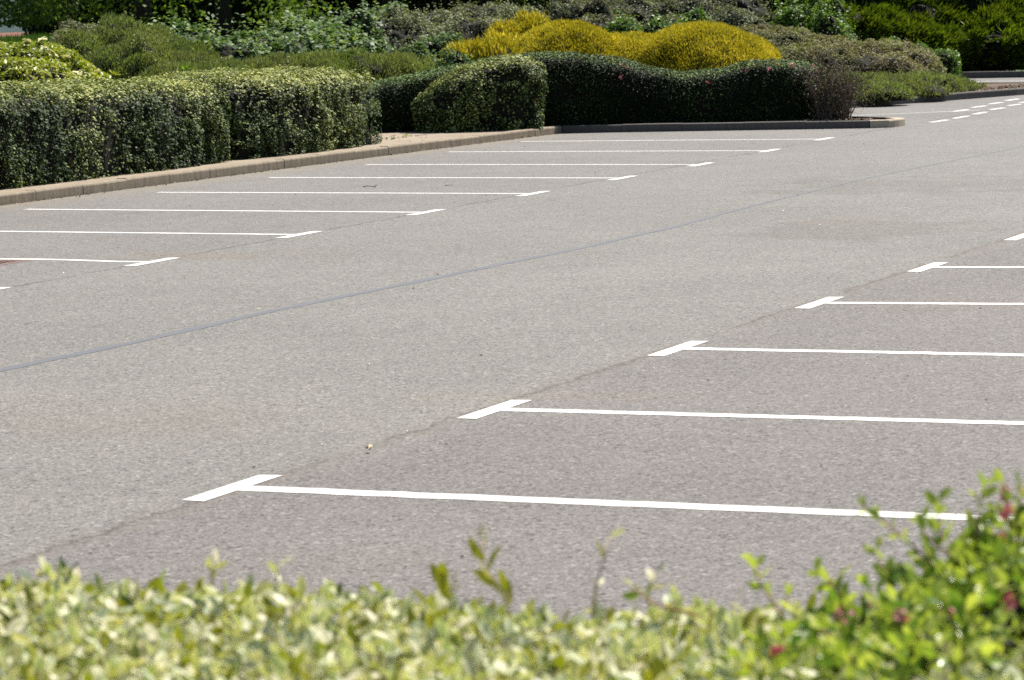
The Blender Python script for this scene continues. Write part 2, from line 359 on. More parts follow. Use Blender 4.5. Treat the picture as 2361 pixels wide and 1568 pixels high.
for k, (c, e) in enumerate([((5.815, -9.73), (10.6, -9.82)), ((5.9, -7.44), (10.7, -7.49)), ((5.89, -5.04), (10.7, -5.14)), ((5.9, -2.66), (10.7, -2.5)), ((5.9, -.31), (10.7, -.1)), ((5.9, 2.2), (10.7, 2.4))]):
    hx, hy = c; l = .315 if k < 2 else .34
    pts = [np.array(p)+np.array([0, rng.normal(0, .002)]) for p in dense(c, e, 70)]
    head = [(hx-.045, hy-l), (hx+.052, hy-l-.008), (hx+.048, hy+l), (hx-.048, hy+l-.01)]
    o = link('bay_marking', ribbon_mesh('bay_marking', pts, .115 if k == 0 else .1, .0058, head), PAINT)
    tag(o, 'white bay line, '+RL[k], 'road marking', 'white bay lines of the right row')
A1 = [((-.21, 22.05), (-.17, 22.8)), ((-.2, 23.25), (-.22, 24.05)), ((-.28, 24.65), (-.31, 25.45)), ((-.45, 26.3), (-.42, 27.0)), ((-.56, 27.8), (-.5, 28.4)), ((-.66, 29.0), (-.62, 29.7))]
A2 = [((-.88, 25.75), (-.85, 26.5)), ((-.98, 27.25), (-.95, 27.95)), ((-1.06, 28.6), (-1.03, 29.3)), ((-1.14, 30.0), (-1.13, 30.8))]
DL = ['nearest the pale kerb end', 'second from the pale kerb end', 'third from the pale kerb end', 'fourth, where the thin line meets the dashes', 'fifth, near the right edge', 'farthest, cut by the right edge']
for k, (a, b) in enumerate(A1):
    tag(link('give_way_dash', ribbon_mesh('dash', dense(a, b, 8), .105, .0058), PAINT), 'white dash of the near give-way row, '+DL[k], 'road marking', 'dashes of the near give-way row')
D2 = ['nearest, touching the thin line', 'second from the thin line', 'third from the thin line', 'farthest, closest to the grey kerb']
for k, (a, b) in enumerate(A2):
    tag(link('give_way_dash', ribbon_mesh('dash', dense(a, b, 8), .105, .0058), PAINT), 'white dash of the far give-way row, '+D2[k], 'road marking', 'dashes of the far give-way row')
tag(link('road_line', ribbon_mesh('line', dense((-3.2, 23.75), (-.58, 26.2)), .06, .0052), PAINT), 'thin white line crossing the side road behind the island', 'road marking')
for (a, b), w in ((((-5.6, 41.0), (9, 40.9)), 'farther'), (((-5.2, 38.5), (9, 38.6)), 'nearer')):
    tag(link('road_line', ribbon_mesh('line', dense(a, b), .1, .0058), PAINT), w+' of two thin white lines on the far road at the right edge', 'road marking')
# sealed seam down the middle of the aisle
mseal = NT('bitumen_sealant'); pp = mseal.pos(); mseal.bsdf(mseal.mix(mseal.noise(pp, 3, 3), (.088, .093, .105), (.118, .122, .133)), .6, None, .4)
cl = [tuple(g(*q)[:2]) for q in [(-200, 893), (0, 853), (150, 821), (300, 790), (450, 756), (600, 722), (760, 689), (900, 661), (1050, 630), (1180, 603), (1350, 569), (1550, 523), (1750, 470), (2000, 410), (2150, 379), (2361, 337), (2500, 312)]]
pts = []
for i in range(len(cl)-1): pts += dense(cl[i], cl[i+1], 6)[:-1]
mb = MB(); Lv = []; Rv = []
for i, q in enumerate(pts):
    wv = float(np.interp(q[1], [-7, 0, 6, 16], [.09, .08, .05, .03]))*(1+.1*math.sin(i*.6)+.08*rng.uniform(-1, 1)); Lv.append((q[0]-wv/2+rng.normal(0, .004), q[1], .0055)); Rv.append((q[0]+wv/2+rng.normal(0, .004), q[1], .0055))
for i in range(len(pts)-1): mb.poly([Lv[i], Rv[i], Rv[i+1], Lv[i+1]])
tag(link('sealed_seam', mb.mesh('sealed_seam'), mseal.m), 'blue-grey bitumen strip sealing the seam along the aisle', 'sealant strip')

# ------------------------------------------------------------------ foliage machinery
def surf_grid(F, nu, nv, amp=0., freq=1., seed=0, fine=(0, 1)):
    u = np.linspace(0, 1, nu); v = np.linspace(0, 1, nv); U, Vv = np.meshgrid(u, v, indexing='ij')
    P = F(U, Vv); e = 1e-3
    du = F(np.clip(U+e, 0, 1), Vv)-F(np.clip(U-e, 0, 1), Vv); dv = F(U, np.clip(Vv+e, 0, 1))-F(U, np.clip(Vv-e, 0, 1))
    N = norm(np.cross(du, dv)); c = P.reshape(-1, 3).mean(0); 
    if np.sum(N*(P-c)) < 0: N = -N
    Q = P.reshape(-1, 3); d = amp*fbm(Q, freq, seed, 3)
    if fine[0]: d = d+fine[0]*vnoise(Q, fine[1], seed+50)
    P = P+N*d.reshape(nu, nv, 1)
    return P, N
def sample(P, N, n):
    nu, nv = P.shape[:2]
    A, B, C, D = P[:-1, :-1], P[1:, :-1], P[1:, 1:], P[:-1, 1:]
    ar = np.concatenate([np.linalg.norm(np.cross(B-A, C-A), axis=-1).ravel(), np.linalg.norm(np.cross(C-A, D-A), axis=-1).ravel()])/2
    tot = ar.sum(); k = int(n*tot); idx = rng.choice(len(ar), k, p=ar/tot); m = (nu-1)*(nv-1)
    t = idx % m; first = idx < m; i, j = t//(nv-1), t % (nv-1)
    r1 = np.sqrt(rng.random(k))[:, None]; r2 = rng.random(k)[:, None]; w = (1-r1, r1*(1-r2), r1*r2)
    def pick(G):
        a = G[i, j]; c = G[i+1, j+1]; b = np.where(first[:, None], G[i+1, j], G[i, j+1]); return w[0]*a+w[1]*b+w[2]*c
    return pick(P), norm(pick(N))
def leaf_quads(C, N, size, aspect=.5, up=.3, rand=.8, fold=.25, dirup=0., dirN=0., wild=1.0, svar=.35, ends=.35):
    """four-point folded leaves"""
    n = len(C); nn = norm(N+np.array([0, 0, up])+rng.normal(0, rand, (n, 3)))
    d = rng.normal(0, wild, (n, 3))+np.array([0, 0, dirup])+N*dirN; d = norm(d-nn*np.sum(d*nn, 1, keepdims=True))
    s = np.cross(nn, d); L = size*(1+svar*rng.uniform(-1, 1, n))[:, None]
    w = L*aspect*.5; b = C-d*L*.5
    V = np.stack([b, C-d*L*(ends-.5)*0+s*w+nn*w*fold, b+d*L, C-s*w+nn*w*fold], 1)
    return V.reshape(-1, 3)
def blades(C, N, size, width, up=.5, rand=.35, dN=.6, comb=None, svar=.4):
    """narrow tapered sprays growing outwards"""
    n = len(C); d = N*dN+np.array([0, 0, up])+rng.normal(0, rand, (n, 3))
    if comb is not None: d = d+comb
    d = norm(d); L = size*(1+svar*rng.uniform(-1, 1, n))[:, None]; s = norm(np.cross(d, rng.normal(0, 1, (n, 3)))); bend = rng.normal(0, .12, (n, 3))*L
    V = np.stack([C-s*width*.35, C+d*L*.55+s*width*.5+bend*.5, C+d*L+bend, C+d*L*.5-s*width*.5+bend*.5], 1)
    return V.reshape(-1, 3)
def leaf_mesh(name, blocks, cores):
    """blocks: list of (V, tint, matindex); cores: list of (grid, matindex)"""
    Vs = []; Fs = []; T = []; Mi = []; o = 0
    for V, t, mi in blocks:
        n = len(V)//4; Vs.append(V); Fs.append(np.arange(n*4).reshape(n, 4)+o); T.append(np.repeat(t, 4)); Mi.append(np.full(n, mi)); o += n*4
    for P, mi in cores:
        nu, nv = P.shape[:2]; Vs.append(P.reshape(-1, 3)); i = (np.arange(nu-1)[:, None]*nv+np.arange(nv-1)[None]).ravel()
        Fs.append(np.stack([i, i+nv, i+nv+1, i+1], 1)+o); T.append(np.zeros(nu*nv)); Mi.append(np.full(len(i), mi)); o += nu*nv
    return np_mesh(name, np.concatenate(Vs), np.concatenate(Fs), {'tint': np.concatenate(T)}, np.concatenate(Mi))
CV = np.array(CAM)
def shell(P, N, dens, thick, hole=(0, 1, 0), seed=0, back=.3, gate=None):
    """points in the outer layer of a crown. hole=(amount, frequency, threshold) opens ragged gaps"""
    C, n = sample(P, N, dens); depth = rng.exponential(1, len(C))*thick*.4; depth = np.minimum(depth, thick)
    keep = np.ones(len(C), bool)
    if hole[0]:
        q = fbm(C, hole[1], seed+90, 3); keep &= ~((q < hole[2]) & (rng.random(len(C)) < hole[0]))
    facing = np.sum(n*norm(CV-C), 1); keep &= (facing > -.25) | (n[:, 2] > .55) | (rng.random(len(C)) < back)
    keep &= C[:, 2] > terrain(C[:, 0], C[:, 1])
    if gate is not None: keep &= gate(C, n)
    C, n, depth = C[keep], n[keep], depth[keep]
    return C-n*depth[:, None], n
def hedge_F(path, width, height, z0=.09, cap=.35, ex=.42, lean=0.):
    P = np.array(path, float); seg = np.linalg.norm(np.diff(P[:, :2], axis=0), axis=1); cum = np.concatenate([[0], np.cumsum(seg)]); tot = cum[-1]
    W_ = np.array(width if hasattr(width, '__len__') else [width]*len(P), float); H_ = np.array(height if hasattr(height, '__len__') else [height]*len(P), float)
    sm = np.linspace(0, tot, 200); k = np.ones(9)/9
    def smooth(a): r = np.interp(sm, cum, a); rp = np.pad(r, 4, mode='edge'); return np.convolve(rp, k, 'valid')
    xs, ys, ws, hs = smooth(P[:, 0]), smooth(P[:, 1]), smooth(W_), smooth(H_)
    def F(U, V):
        s = U*tot; de = np.minimum(s, tot-s); cf = np.where(de < cap, np.sqrt(np.clip(1-(1-de/cap)**2, 0, 1)), 1.0)
        # let u bunch up near the ends
        x = np.interp(s, sm, xs); y = np.interp(s, sm, ys); w = np.interp(s, sm, ws); h = np.interp(s, sm, hs)
        dx = np.interp(s+.05, sm, xs)-np.interp(s-.05, sm, xs); dy = np.interp(s+.05, sm, ys)-np.interp(s-.05, sm, ys); l = np.hypot(dx, dy); nx, ny = dy/l, -dx/l
        th = np.pi*V; c = np.cos(th); s_ = np.sin(th); X = np.sign(c)*np.abs(c)**ex; Z = np.abs(s_)**ex
        wc = w*.5*(.12+.88*cf); hc = h*(.80+.20*cf)
        return np.stack([x+nx*X*wc, y+ny*X*wc, z0+Z*hc+lean*X], -1)
    return F
def dome_F(c, rx, ry, h, rot=0., e1=.8, e2=1.0, z0=None):
    z0 = float(terrain(c[0], c[1])) if z0 is None else z0
    def F(U, V):
        a = 2*np.pi*U; b = np.pi/2*V; r = np.cos(b)**e1; r = np.where(V > .999, 0, r); x = rx*r*np.cos(a); y = ry*r*np.sin(a)
        return np.stack([c[0]+x*math.cos(rot)-y*math.sin(rot), c[1]+x*math.sin(rot)+y*math.cos(rot), z0+h*np.sin(b)**e2], -1)
    return F
def tint(C, f=.0, seed=0):
    t = rng.random(len(C))
    if f: t = np.clip(t*(1-f)+f*(fbm(C, 1.3, seed, 2)*.9+.5), 0, 1)
    return t
VROT = YAW
def plant(name, label, cat, forms, mats, leaf, dens, thick=.12, amp=.08, freq=1.6, fine=(.03, 6), hole=(.75, 3, -.25), group=None, tintf=.3, core_in=.10, base=None, seed=None, top_light=0., shoots=None, kind='leaf', nu=90, nv=36, corem=None):
    """a hedge or shrub made of forms (hedge or dome surfaces), leaves in the outer layer, a solid core inside with shade painted in"""
    seed = seed or int(rng.integers(1, 9999)); blocks = []; cores = []; allC = []
    for fi, F in enumerate(forms):
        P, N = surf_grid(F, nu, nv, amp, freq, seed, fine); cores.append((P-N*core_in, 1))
        C, n = shell(P, N, dens, thick, hole, seed)
        allC.append((C, n))
        if kind == 'leaf': blocks.append((leaf_quads(C, n, **leaf), np.clip(tint(C, tintf, seed)+top_light*sstep(.3, .8, n[:, 2]), 0, 1), 0))   # sunlit top painted in: upward-facing leaves get a paler tint
        else: blocks.append((blades(C, n, **leaf), tint(C, tintf, seed), 0))
    if shoots:                                                   # leafy shoots that stand out of the crown
        k, L, ls, up_ = shoots; C = np.concatenate([a[0] for a in allC]); N = np.concatenate([a[1] for a in allC]); i = np.nonzero(N[:, 2] > .25)[0]; i = rng.choice(i, min(k, len(i)), replace=False)
        m_ = 9; d = norm(N[i]*.5+np.array([0, 0, up_])+rng.normal(0, .45, (len(i), 3))); ln = L*rng.uniform(.3, 1, (len(i), 1, 1)); f = np.linspace(.1, 1, m_)[None, :, None]
        Q = C[i][:, None]+d[:, None]*ln*f+rng.normal(0, ls*.35, (len(i), m_, 3)); Q = Q.reshape(-1, 3); blocks.append((leaf_quads(Q, np.repeat(d, m_, 0), ls, .6, .9, .6, .3), np.clip(rng.random(len(Q))*.6+.4, 0, 1), 0))
    c = np.concatenate([a[0] for a in allC]).mean(0); b = base if base is not None else (c[0], c[1], max(0, float(terrain(c[0], c[1]))))
    root = empty(name, b, label, cat, group)
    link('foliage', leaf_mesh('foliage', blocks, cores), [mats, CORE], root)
    return root, allC
def pick(allC, cond, k):
    C = np.concatenate([a[0] for a in allC]); N = np.concatenate([a[1] for a in allC]); i = np.nonzero(cond(C, N))[0]; i = rng.choice(i, min(k, len(i)), replace=False); return C[i], N[i]
def dpx(px, py, t, r, rd=None, z0=None, e1=.62, e2=.9, rot=None):
    """dome whose top is seen at px,py from the photo's viewpoint, t metres along the sight line"""
    q = at(px, py, t); z = float(terrain(q[0], q[1])) if z0 is None else z0
    return dome_F(q, r, rd or r, q[2]-z, VROT if rot is None else rot, e1, e2, z)

# leaf colours
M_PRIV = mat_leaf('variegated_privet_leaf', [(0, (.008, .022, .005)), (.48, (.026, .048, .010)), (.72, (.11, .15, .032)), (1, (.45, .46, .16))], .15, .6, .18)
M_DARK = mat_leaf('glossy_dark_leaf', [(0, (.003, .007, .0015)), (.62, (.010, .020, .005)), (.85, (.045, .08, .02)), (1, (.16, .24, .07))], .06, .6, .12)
M_GOLD = mat_leaf('golden_heath', [(0, (.15, .145, .008)), (.5, (.47, .405, .028)), (1, (.80, .70, .14))], .3, .7, .1, (1.1, 1.05, .5), (2.0, (.28, .27, .03), .45))
M_HEATH = mat_leaf('olive_heath', [(0, (.07, .10, .035)), (.6, (.18, .22, .08)), (1, (.30, .33, .13))], .3, .6, .2, None, (.9, (.19, .16, .09), .4))
M_GREY = mat_leaf('grey_cotoneaster_leaf', [(0, (.05, .07, .035)), (.5, (.16, .185, .10)), (1, (.34, .355, .23))], .2, .65, .15, None, (1.1, (.15, .11, .085), .45))
M_TAN = mat_leaf('tan_cotoneaster_leaf', [(0, (.085, .10, .04)), (.5, (.215, .22, .10)), (1, (.31, .29, .15))], .22, .65, .15, None, (1.3, (.17, .105, .065), .55))
M_BRAM = mat_leaf('bramble_leaf', [(0, (.03, .07, .02)), (.5, (.08, .14, .05)), (.85, (.19, .26, .13)), (1, (.24, .30, .03))], .3, .55, .18)
M_FRESH = mat_leaf('fresh_green_leaf', [(0, (.03, .07, .012)), (.6, (.09, .17, .025)), (1, (.20, .30, .04))], .35, .5, .3)
M_CONIF = mat_leaf('feathery_conifer', [(0, (.02, .04, .004)), (.5, (.075, .12, .010)), (1, (.18, .25, .018))], .3, .6, .15, (1.2, 1.2, .4), (.8, (.10, .09, .01), .3))
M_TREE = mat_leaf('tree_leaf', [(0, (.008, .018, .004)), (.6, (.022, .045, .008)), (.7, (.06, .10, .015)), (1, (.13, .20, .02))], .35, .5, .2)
M_YEL = mat_leaf('lime_shrub_leaf', [(0, (.10, .14, .008)), (.6, (.26, .30, .02)), (1, (.42, .42, .04))], .3, .45, .3)
M_PETAL = mat_leaf('cream_petals', [(0, (.62, .60, .30)), (1, (.80, .76, .48))], .2, .6, .2, (1, 1, .8))
M_PINK = mat_leaf('pink_petals', [(0, (.48, .13, .17)), (1, (.68, .30, .34))], .2, .5, .2, (1, .6, .6))
M_GRASS = mat_leaf('grass_blade', [(0, (.03, .07, .01)), (1, (.08, .15, .02))], .35, .5, .3)

# ------------------------------------------------------------------ the long clipped hedge on the left
lf = dict(size=.036, aspect=.62, up=.75, rand=.5, fold=.22)
hp = [(-6.62, y) for y in (-6, 0, 3, 6, 8.7, 10.5, 11.85)]
HL = (.88, 5.5, -.12)
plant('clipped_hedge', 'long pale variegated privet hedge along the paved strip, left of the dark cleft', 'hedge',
      [hedge_F(hp, [2.3]*6+[2.1], [1.0, 1.03, 1.11, 1.08, 1.02, .98, .93], .09, .16, .34)], M_PRIV, lf, 5000, .18, .05, 1.9, (.055, 8.5), HL, nu=260, nv=46, tintf=.3, core_in=.15, top_light=.30)
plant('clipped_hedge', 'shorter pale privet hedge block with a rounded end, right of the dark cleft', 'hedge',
      [hedge_F([(-6.58, 11.85), (-6.5, 13.2), (-6.5, 14.6), (-6.55, 15.9)], [2.0, 2.2, 2.15, 1.9], [.95, 1.0, 1.0, .90], .09, .22, .36)], M_PRIV, lf, 5200, .18, .05, 1.9, (.055, 8.5), HL, nu=130, nv=46, tintf=.3, core_in=.15, top_light=.30)
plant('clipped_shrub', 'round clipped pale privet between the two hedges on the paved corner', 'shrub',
      [hedge_F([(-6.62, 18.85), (-6.1, 19.12), (-5.5, 19.43), (-4.98, 19.7)], [.95, 1.15, 1.2, 1.1], [.46, .86, 1.04, 1.0], .09, .5, .55)], M_PRIV, lf, 5400, .16, .05, 1.8, (.05, 8.5), HL, nu=90, nv=40, core_in=.13, top_light=.26)
# ------------------------------------------------------------------ dark wavy hedge on the island
dk = [(-8.6, 18.6), (-7.6, 19.0), (-6.6, 19.6), (-5.7, 20.3), (-5.05, 20.75), (-4.5, 20.95), (-4.0, 21.05), (-3.5, 21.15), (-3.05, 21.25), (-2.5, 21.38), (-2.0, 21.45), (-1.55, 21.5)]
dk = [(x, y+.0) for x, y in dk]
dh = [.58, .66, .86, 1.02, 1.04, .95, .80, .70, .74, .86, .84, .74]
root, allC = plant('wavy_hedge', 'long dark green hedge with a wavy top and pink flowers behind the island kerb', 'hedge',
      [hedge_F(dk, [1.0]*11+[.8], dh, .085, .3, .42)], M_DARK, dict(size=.03, aspect=.62, up=.6, rand=.5, fold=.25), 4600, .12, .035, 1.6, (.025, 7), (.6, 3, -.3), nu=240, nv=44, top_light=.32)
def flower(name, c, r, k, mat, parent, n=None):
    C = np.array(c)+rng.normal(0, r*.45, (k, 3)); N = norm(rng.normal(0, 1, (k, 3))+np.array([0, 0, .6]))
    return link(name, leaf_mesh(name, [(leaf_quads(C, N, r*1.0, .8, 0, .5, .3), rng.random(k), 0)], []), mat, parent)
fp = [(1340, 165), (1452, 148), (1500, 165), (1520, 152), (1645, 152), (1698, 150), (1780, 160), (1812, 153), (1830, 165), (1840, 150), (1822, 172), (1853, 178), (1600, 172), (1568, 160), (1472, 176), (1745, 145)]
C_, N_ = pick(allC, lambda C, N: (C[:, 0] > -4.3) & (C[:, 2] > .55) & (N[:, 2] < .9) & (N[:, 1] < .3), 15)
for c in C_: flower('flower_cluster', c+np.array([0, -.03, .02]), .03, 9, M_PINK, root)
# bare twiggy bush at the island's end
def twig_bush(name, label, base, h, spread, n, mat, lean=(0, 0)):
    root = empty(name, base, label, 'bush'); mb = MB(); tips = []
    for i in range(n):
        a = rng.uniform(0, 6.283); r = rng.uniform(0, spread); L = h*rng.uniform(.55, 1.0); p = np.array(base)+np.array([rng.normal(0, .10), rng.normal(0, .10), 0])
        e = p+np.array([math.cos(a)*r+lean[0], math.sin(a)*r+lean[1], L]); mid = (p+e)/2+rng.normal(0, .05, 3)+np.array([0, 0, .06]); pts = [p, (p+mid)/2+rng.normal(0, .02, 3), mid, (mid+e)/2+rng.normal(0, .03, 3), e]
        mb.tube(pts, .009, .002, 4)
        for j in range(5):
            s = pts[rng.integers(1, 5)]; q = s+rng.normal(0, .13, 3)+np.array([0, 0, .07]); q[2] = max(q[2], base[2]+.02)
            mid2 = (s+q)/2+rng.normal(0, .02, 3); mb.tube([s, mid2, q], .003, .0012, 3); tips += [q, mid2]
    link('branches', mb.mesh('branches'), mat, root); return root, np.array(tips)
tb, tips = twig_bush('bare_bush', 'half-dead twiggy brown bush at the right end of the dark hedge', (-1.4, 21.25, .085), .74, .5, 170, mat_plain('brown_twig', (.06, .042, .032), (.17, .125, .095), 9, .85), (.08, 0))
k = len(tips); link('sparse_leaves', leaf_mesh('sparse_leaves', [(leaf_quads(tips+rng.normal(0, .03, tips.shape), norm(rng.normal(0, 1, tips.shape)), .028, .5), rng.random(k), 0)], []), M_GREY, tb)

# ------------------------------------------------------------------ golden mounds
gl = dict(size=.06, width=.014, up=.5, rand=.4, dN=.7)
plant('golden_mound', 'golden yellow clipped heath mound, the left of two joined humps', 'shrub', [dpx(1305, 53, 51.8, 1.3, 1.4, .1, .95, 1.15)], M_GOLD, gl, 5200, .06, .06, 1.3, (.03, 5), (.7, 4, -.42), tintf=.35, kind='blade', core_in=.03)
plant('golden_mound', 'golden yellow clipped heath mound, the right and wider of two joined humps', 'shrub', [dpx(1612, 58, 51.5, 1.38, 1.5, .1, .9, 1.1), dpx(1680, 80, 51.9, 1.0, .9, .1, .8, 1.0), dpx(1455, 84, 52.0, 1.6, 1.2, .1, 1.0, 1.0)], M_GOLD, gl, 5200, .06, .06, 1.3, (.03, 5), (.7, 4, -.42), tintf=.35, kind='blade', core_in=.03)
plant('golden_shrub', 'loose orange-gold shrub left of and behind the clipped golden humps', 'shrub', [dpx(1225, 38, 54.2, .6, .7, .3, .9, 1.1), dpx(1168, 66, 53.7, .42, .6, .3, .9, 1.), dpx(1150, 88, 53.2, .35, .5)], M_GOLD, dict(size=.13, width=.022, up=.5, rand=.5, dN=.7), 2200, .12, .16, 2.6, (.1, 6), (.9, 3, -.05), kind='blade', core_in=.1)
plant('golden_shrub', 'low orange-gold shrub peeping over the dark hedge, left of the humps', 'shrub', [dpx(1085, 102, 49.5, .62, .5, .1, .7, .8), dpx(1150, 106, 49.3, .5, .5)], M_GOLD, dict(size=.11, width=.02, up=.9, rand=.35, dN=.5), 2800, .1, .06, 2.4, (.04, 6), (.6, 3, -.3), kind='blade', core_in=.06)

# ------------------------------------------------------------------ the planted bank on the left
hf = dict(size=.065, width=.015, up=.8, rand=.45, dN=.6)
# lime shrub with cream flower heads
root, allC = plant('lime_shrub', 'lime green shrub covered in cream flower heads at the left edge, behind the hedge', 'shrub',
      [dpx(50, 100, 42, 1.35, 1.2, .3, .9, 1.0), dpx(140, 120, 41.5, .7, 1.0, .3, .9, 1.0), dpx(-40, 100, 42, 1, 1, .3, .6, .8), dpx(30, 130, 39.5, 1.0, .8, .3, .7, .8)], M_YEL, dict(size=.07, aspect=.45, up=.6, rand=.7, fold=.3), 1500, .15, .08, 2, (.05, 6), (.6, 4, -.25))
C_, N_ = pick(allC, lambda C, N: (N[:, 2] > .05) & (np.sum(N*norm(CV-C), 1) > -.1), 100)
fm = leaf_mesh('flower_head', [(leaf_quads(rng.normal(0, .022, (16, 3))*np.array([1.7, 1.7, .5])*.75, np.tile([0, 0, 1.], (16, 1)), .07, .8, .5, .3), rng.random(16), 0)], []); fm.materials.append(M_PETAL)
for i, c in enumerate(C_):
    o = bpy.data.objects.new('flower_head', fm); S.collection.objects.link(o); o.parent = root; o.location = Vector(tuple(c+np.array([0, -.02, .03])))-root.location; o.rotation_euler = (rng.uniform(-.5, .5), rng.uniform(-.5, .5), rng.uniform(0, 6)); s_ = rng.uniform(.7, 1.3); o.scale = (s_, s_, s_)
plant('heath_mound', 'rounded olive and grey-green shrub mound rising behind the long hedge', 'shrub',
      [dpx(280, 58, 48, 1.45, 1.3, None, 1.0, 1.15), dpx(190, 80, 47.5, .9, .9, None, .9, 1.0), dpx(380, 90, 46.5, 1.1, 1.0, None, .9, 1.0), dpx(310, 110, 44.5, 1.1, .9, None, .7, .8)], M_HEATH, hf, 3400, .12, .2, 2.2, (.09, 5), (.8, 3, -.25), kind='blade', core_in=.13, shoots=(160, .22, .05, .8))
plant('grey_shrub', 'small silvery grey shrub at the left shoulder of the olive mound', 'shrub', [dpx(185, 52, 49, .5, .6), dpx(140, 70, 48.5, .38, .6), dpx(245, 48, 49.5, .5, .5)], M_GREY, dict(size=.045, aspect=.55), 2600, .12, .12, 2.4, (.08, 6), (.85, 3, -.1), shoots=(60, .2, .045, .6))
hs = dict(size=.065, width=.015, up=.9, rand=.45, dN=.5)
strip = [(480, 150, 45, .95), (600, 138, 45.5, .9), (720, 128, 46, .9), (830, 128, 46.5, .8), (920, 130, 47, .6)]
plant('heath_carpet', 'low olive heath carpet running just behind the hedge tops', 'ground cover', [dpx(px, py, t, r, .9, 0.1, .6, .7) for px, py, t, r in strip], M_HEATH, hs, 3400, .12, .16, 2.4, (.08, 5), (.8, 3, -.25), kind='blade', core_in=.12, shoots=(60, .15, .05, .8))
plant('heath_carpet', 'low olive heath tuft with a hollow dark side, behind the hedge centre left', 'ground cover', [dpx(420, 132, 45.5, .5, .7, None, .7, .8), dpx(400, 155, 43.5, .6, .6, .1, .7, .8)], M_HEATH, hs, 3000, .1, .10, 2.2, (.05, 5), (.8, 3, -.25), kind='blade', core_in=.12)
bl = dict(size=.095, aspect=.75, up=.7, rand=.5, fold=.35, ends=.3)
plant('bramble_thicket', 'coarse leafy bramble thicket left of centre on the bank, under the trees', 'brambles',
      [dpx(430, 55, 51, .9, .9), dpx(520, 95, 49, .8, .9), dpx(590, 75, 51, .8, .8), dpx(380, 60, 52, .6, .6)], M_BRAM, bl, 620, .22, .25, 2.0, (.14, 4), (.9, 2.2, -.05), core_in=.16, shoots=(110, .5, .085, 1.0))
plant('bramble_thicket', 'broad pale-leaved bramble thicket sloping up the middle of the bank', 'brambles',
      [dpx(660, 60, 52, .9, .9), dpx(740, 55, 53, .8, .9), dpx(810, 30, 55, .8, .8), dpx(690, 92, 49.5, .9, .9), dpx(790, 80, 50.5, .9, .8), dpx(870, 12, 57.5, .7, .8)], M_BRAM, bl, 680, .22, .22, 2.0, (.14, 4), (.85, 2.2, -.12), core_in=.16, shoots=(160, .42, .085, 1.0))
plant('green_shrub', 'small dark green leafy shrub in front of the grey cotoneaster', 'shrub', [dpx(1000, 88, 51, .75, .7), dpx(930, 105, 49.5, .6, .6), dpx(1055, 112, 49, .5, .5)], M_BRAM, dict(size=.06, aspect=.6, up=.6), 1500, .15, .16, 2.4, (.1, 6), (.9, 2.6, -.08), core_in=.12, shoots=(60, .25, .06, .8))
plant('cotoneaster_bank', 'large grey-green cotoneaster mass right of the brambles, above the gold shrubs', 'shrub',
      [dpx(900, 30, 55, .8, .9), dpx(1000, 22, 56, 1.0, 1.0), dpx(1120, 14, 57, 1.0, 1.0), dpx(1070, 45, 54.5, 1.0, .9), dpx(940, 60, 53.5, .8, .8), dpx(1195, 28, 56, .6, .8)], M_GREY, dict(size=.05, aspect=.55, up=.5), 1900, .16, .2, 2.0, (.10, 5), (.92, 2.0, -.05), core_in=.12, shoots=(260, .3, .05, .5))
plant('cotoneaster_bank', 'silvery cotoneaster bank behind the two golden humps', 'shrub',
      [dpx(1330, 0, 60, .9, .9), dpx(1450, -8, 61, 1.0, 1.0), dpx(1580, -12, 61, 1.1, 1.0), dpx(1700, -14, 61, 1.0, 1.0), dpx(1400, 35, 57.5, .9, .8), dpx(1560, 38, 57.5, 1.1, .8), dpx(1690, 20, 58.5, .9, .8)], M_GREY, dict(size=.05, aspect=.55, up=.5), 1900, .16, .2, 2.0, (.10, 5), (.92, 2.0, -.08), core_in=.12, shoots=(260, .3, .05, .5))
plant('green_shrub', 'deep green ivy-like shrub in the dip between the golden humps', 'shrub', [dpx(1440, 42, 55.5, .55, .5), dpx(1520, 38, 55.7, .6, .5), dpx(1600, 28, 56, .4, .5)], M_FRESH, dict(size=.055, aspect=.7, up=.6), 1100, .15, .16, 2.4, (.1, 6), (.85, 2.6, -.05), core_in=.12, shoots=(50, .25, .06, .8))
plant('green_shrub', 'bright green upright bush between the silvery bank and the conifer bank', 'shrub', [dpx(1860, -20, 60.5, .65, .7), dpx(1920, -8, 60.5, .5, .6), dpx(1905, 35, 59.5, .5, .5), dpx(1830, 12, 60, .5, .6)], M_FRESH, dict(size=.06, aspect=.55, up=.6), 1600, .16, .2, 2.2, (.1, 6), (.92, 2.6, -.05), core_in=.12, shoots=(120, .4, .06, .9))
root, allC = plant('cotoneaster_mound', 'wide tan-leaved cotoneaster mound sloping down to the right of the humps', 'shrub',
      [dpx(1730, 62, 57, .8, 1.0), dpx(1800, 62, 57, .9, 1.1), dpx(1910, 82, 56.5, 1.0, 1.2), dpx(2020, 98, 56, .9, 1.1), dpx(2090, 112, 55.5, .72, 1.0), dpx(1850, 110, 54, 1.2, 1.0, .1), dpx(2000, 125, 54, 1.1, .9, .1)], M_TAN, dict(size=.042, aspect=.55, up=.5), 2500, .12, .13, 2.0, (.07, 5), (.9, 2.2, -.2), core_in=.09, shoots=(160, .18, .04, .4))
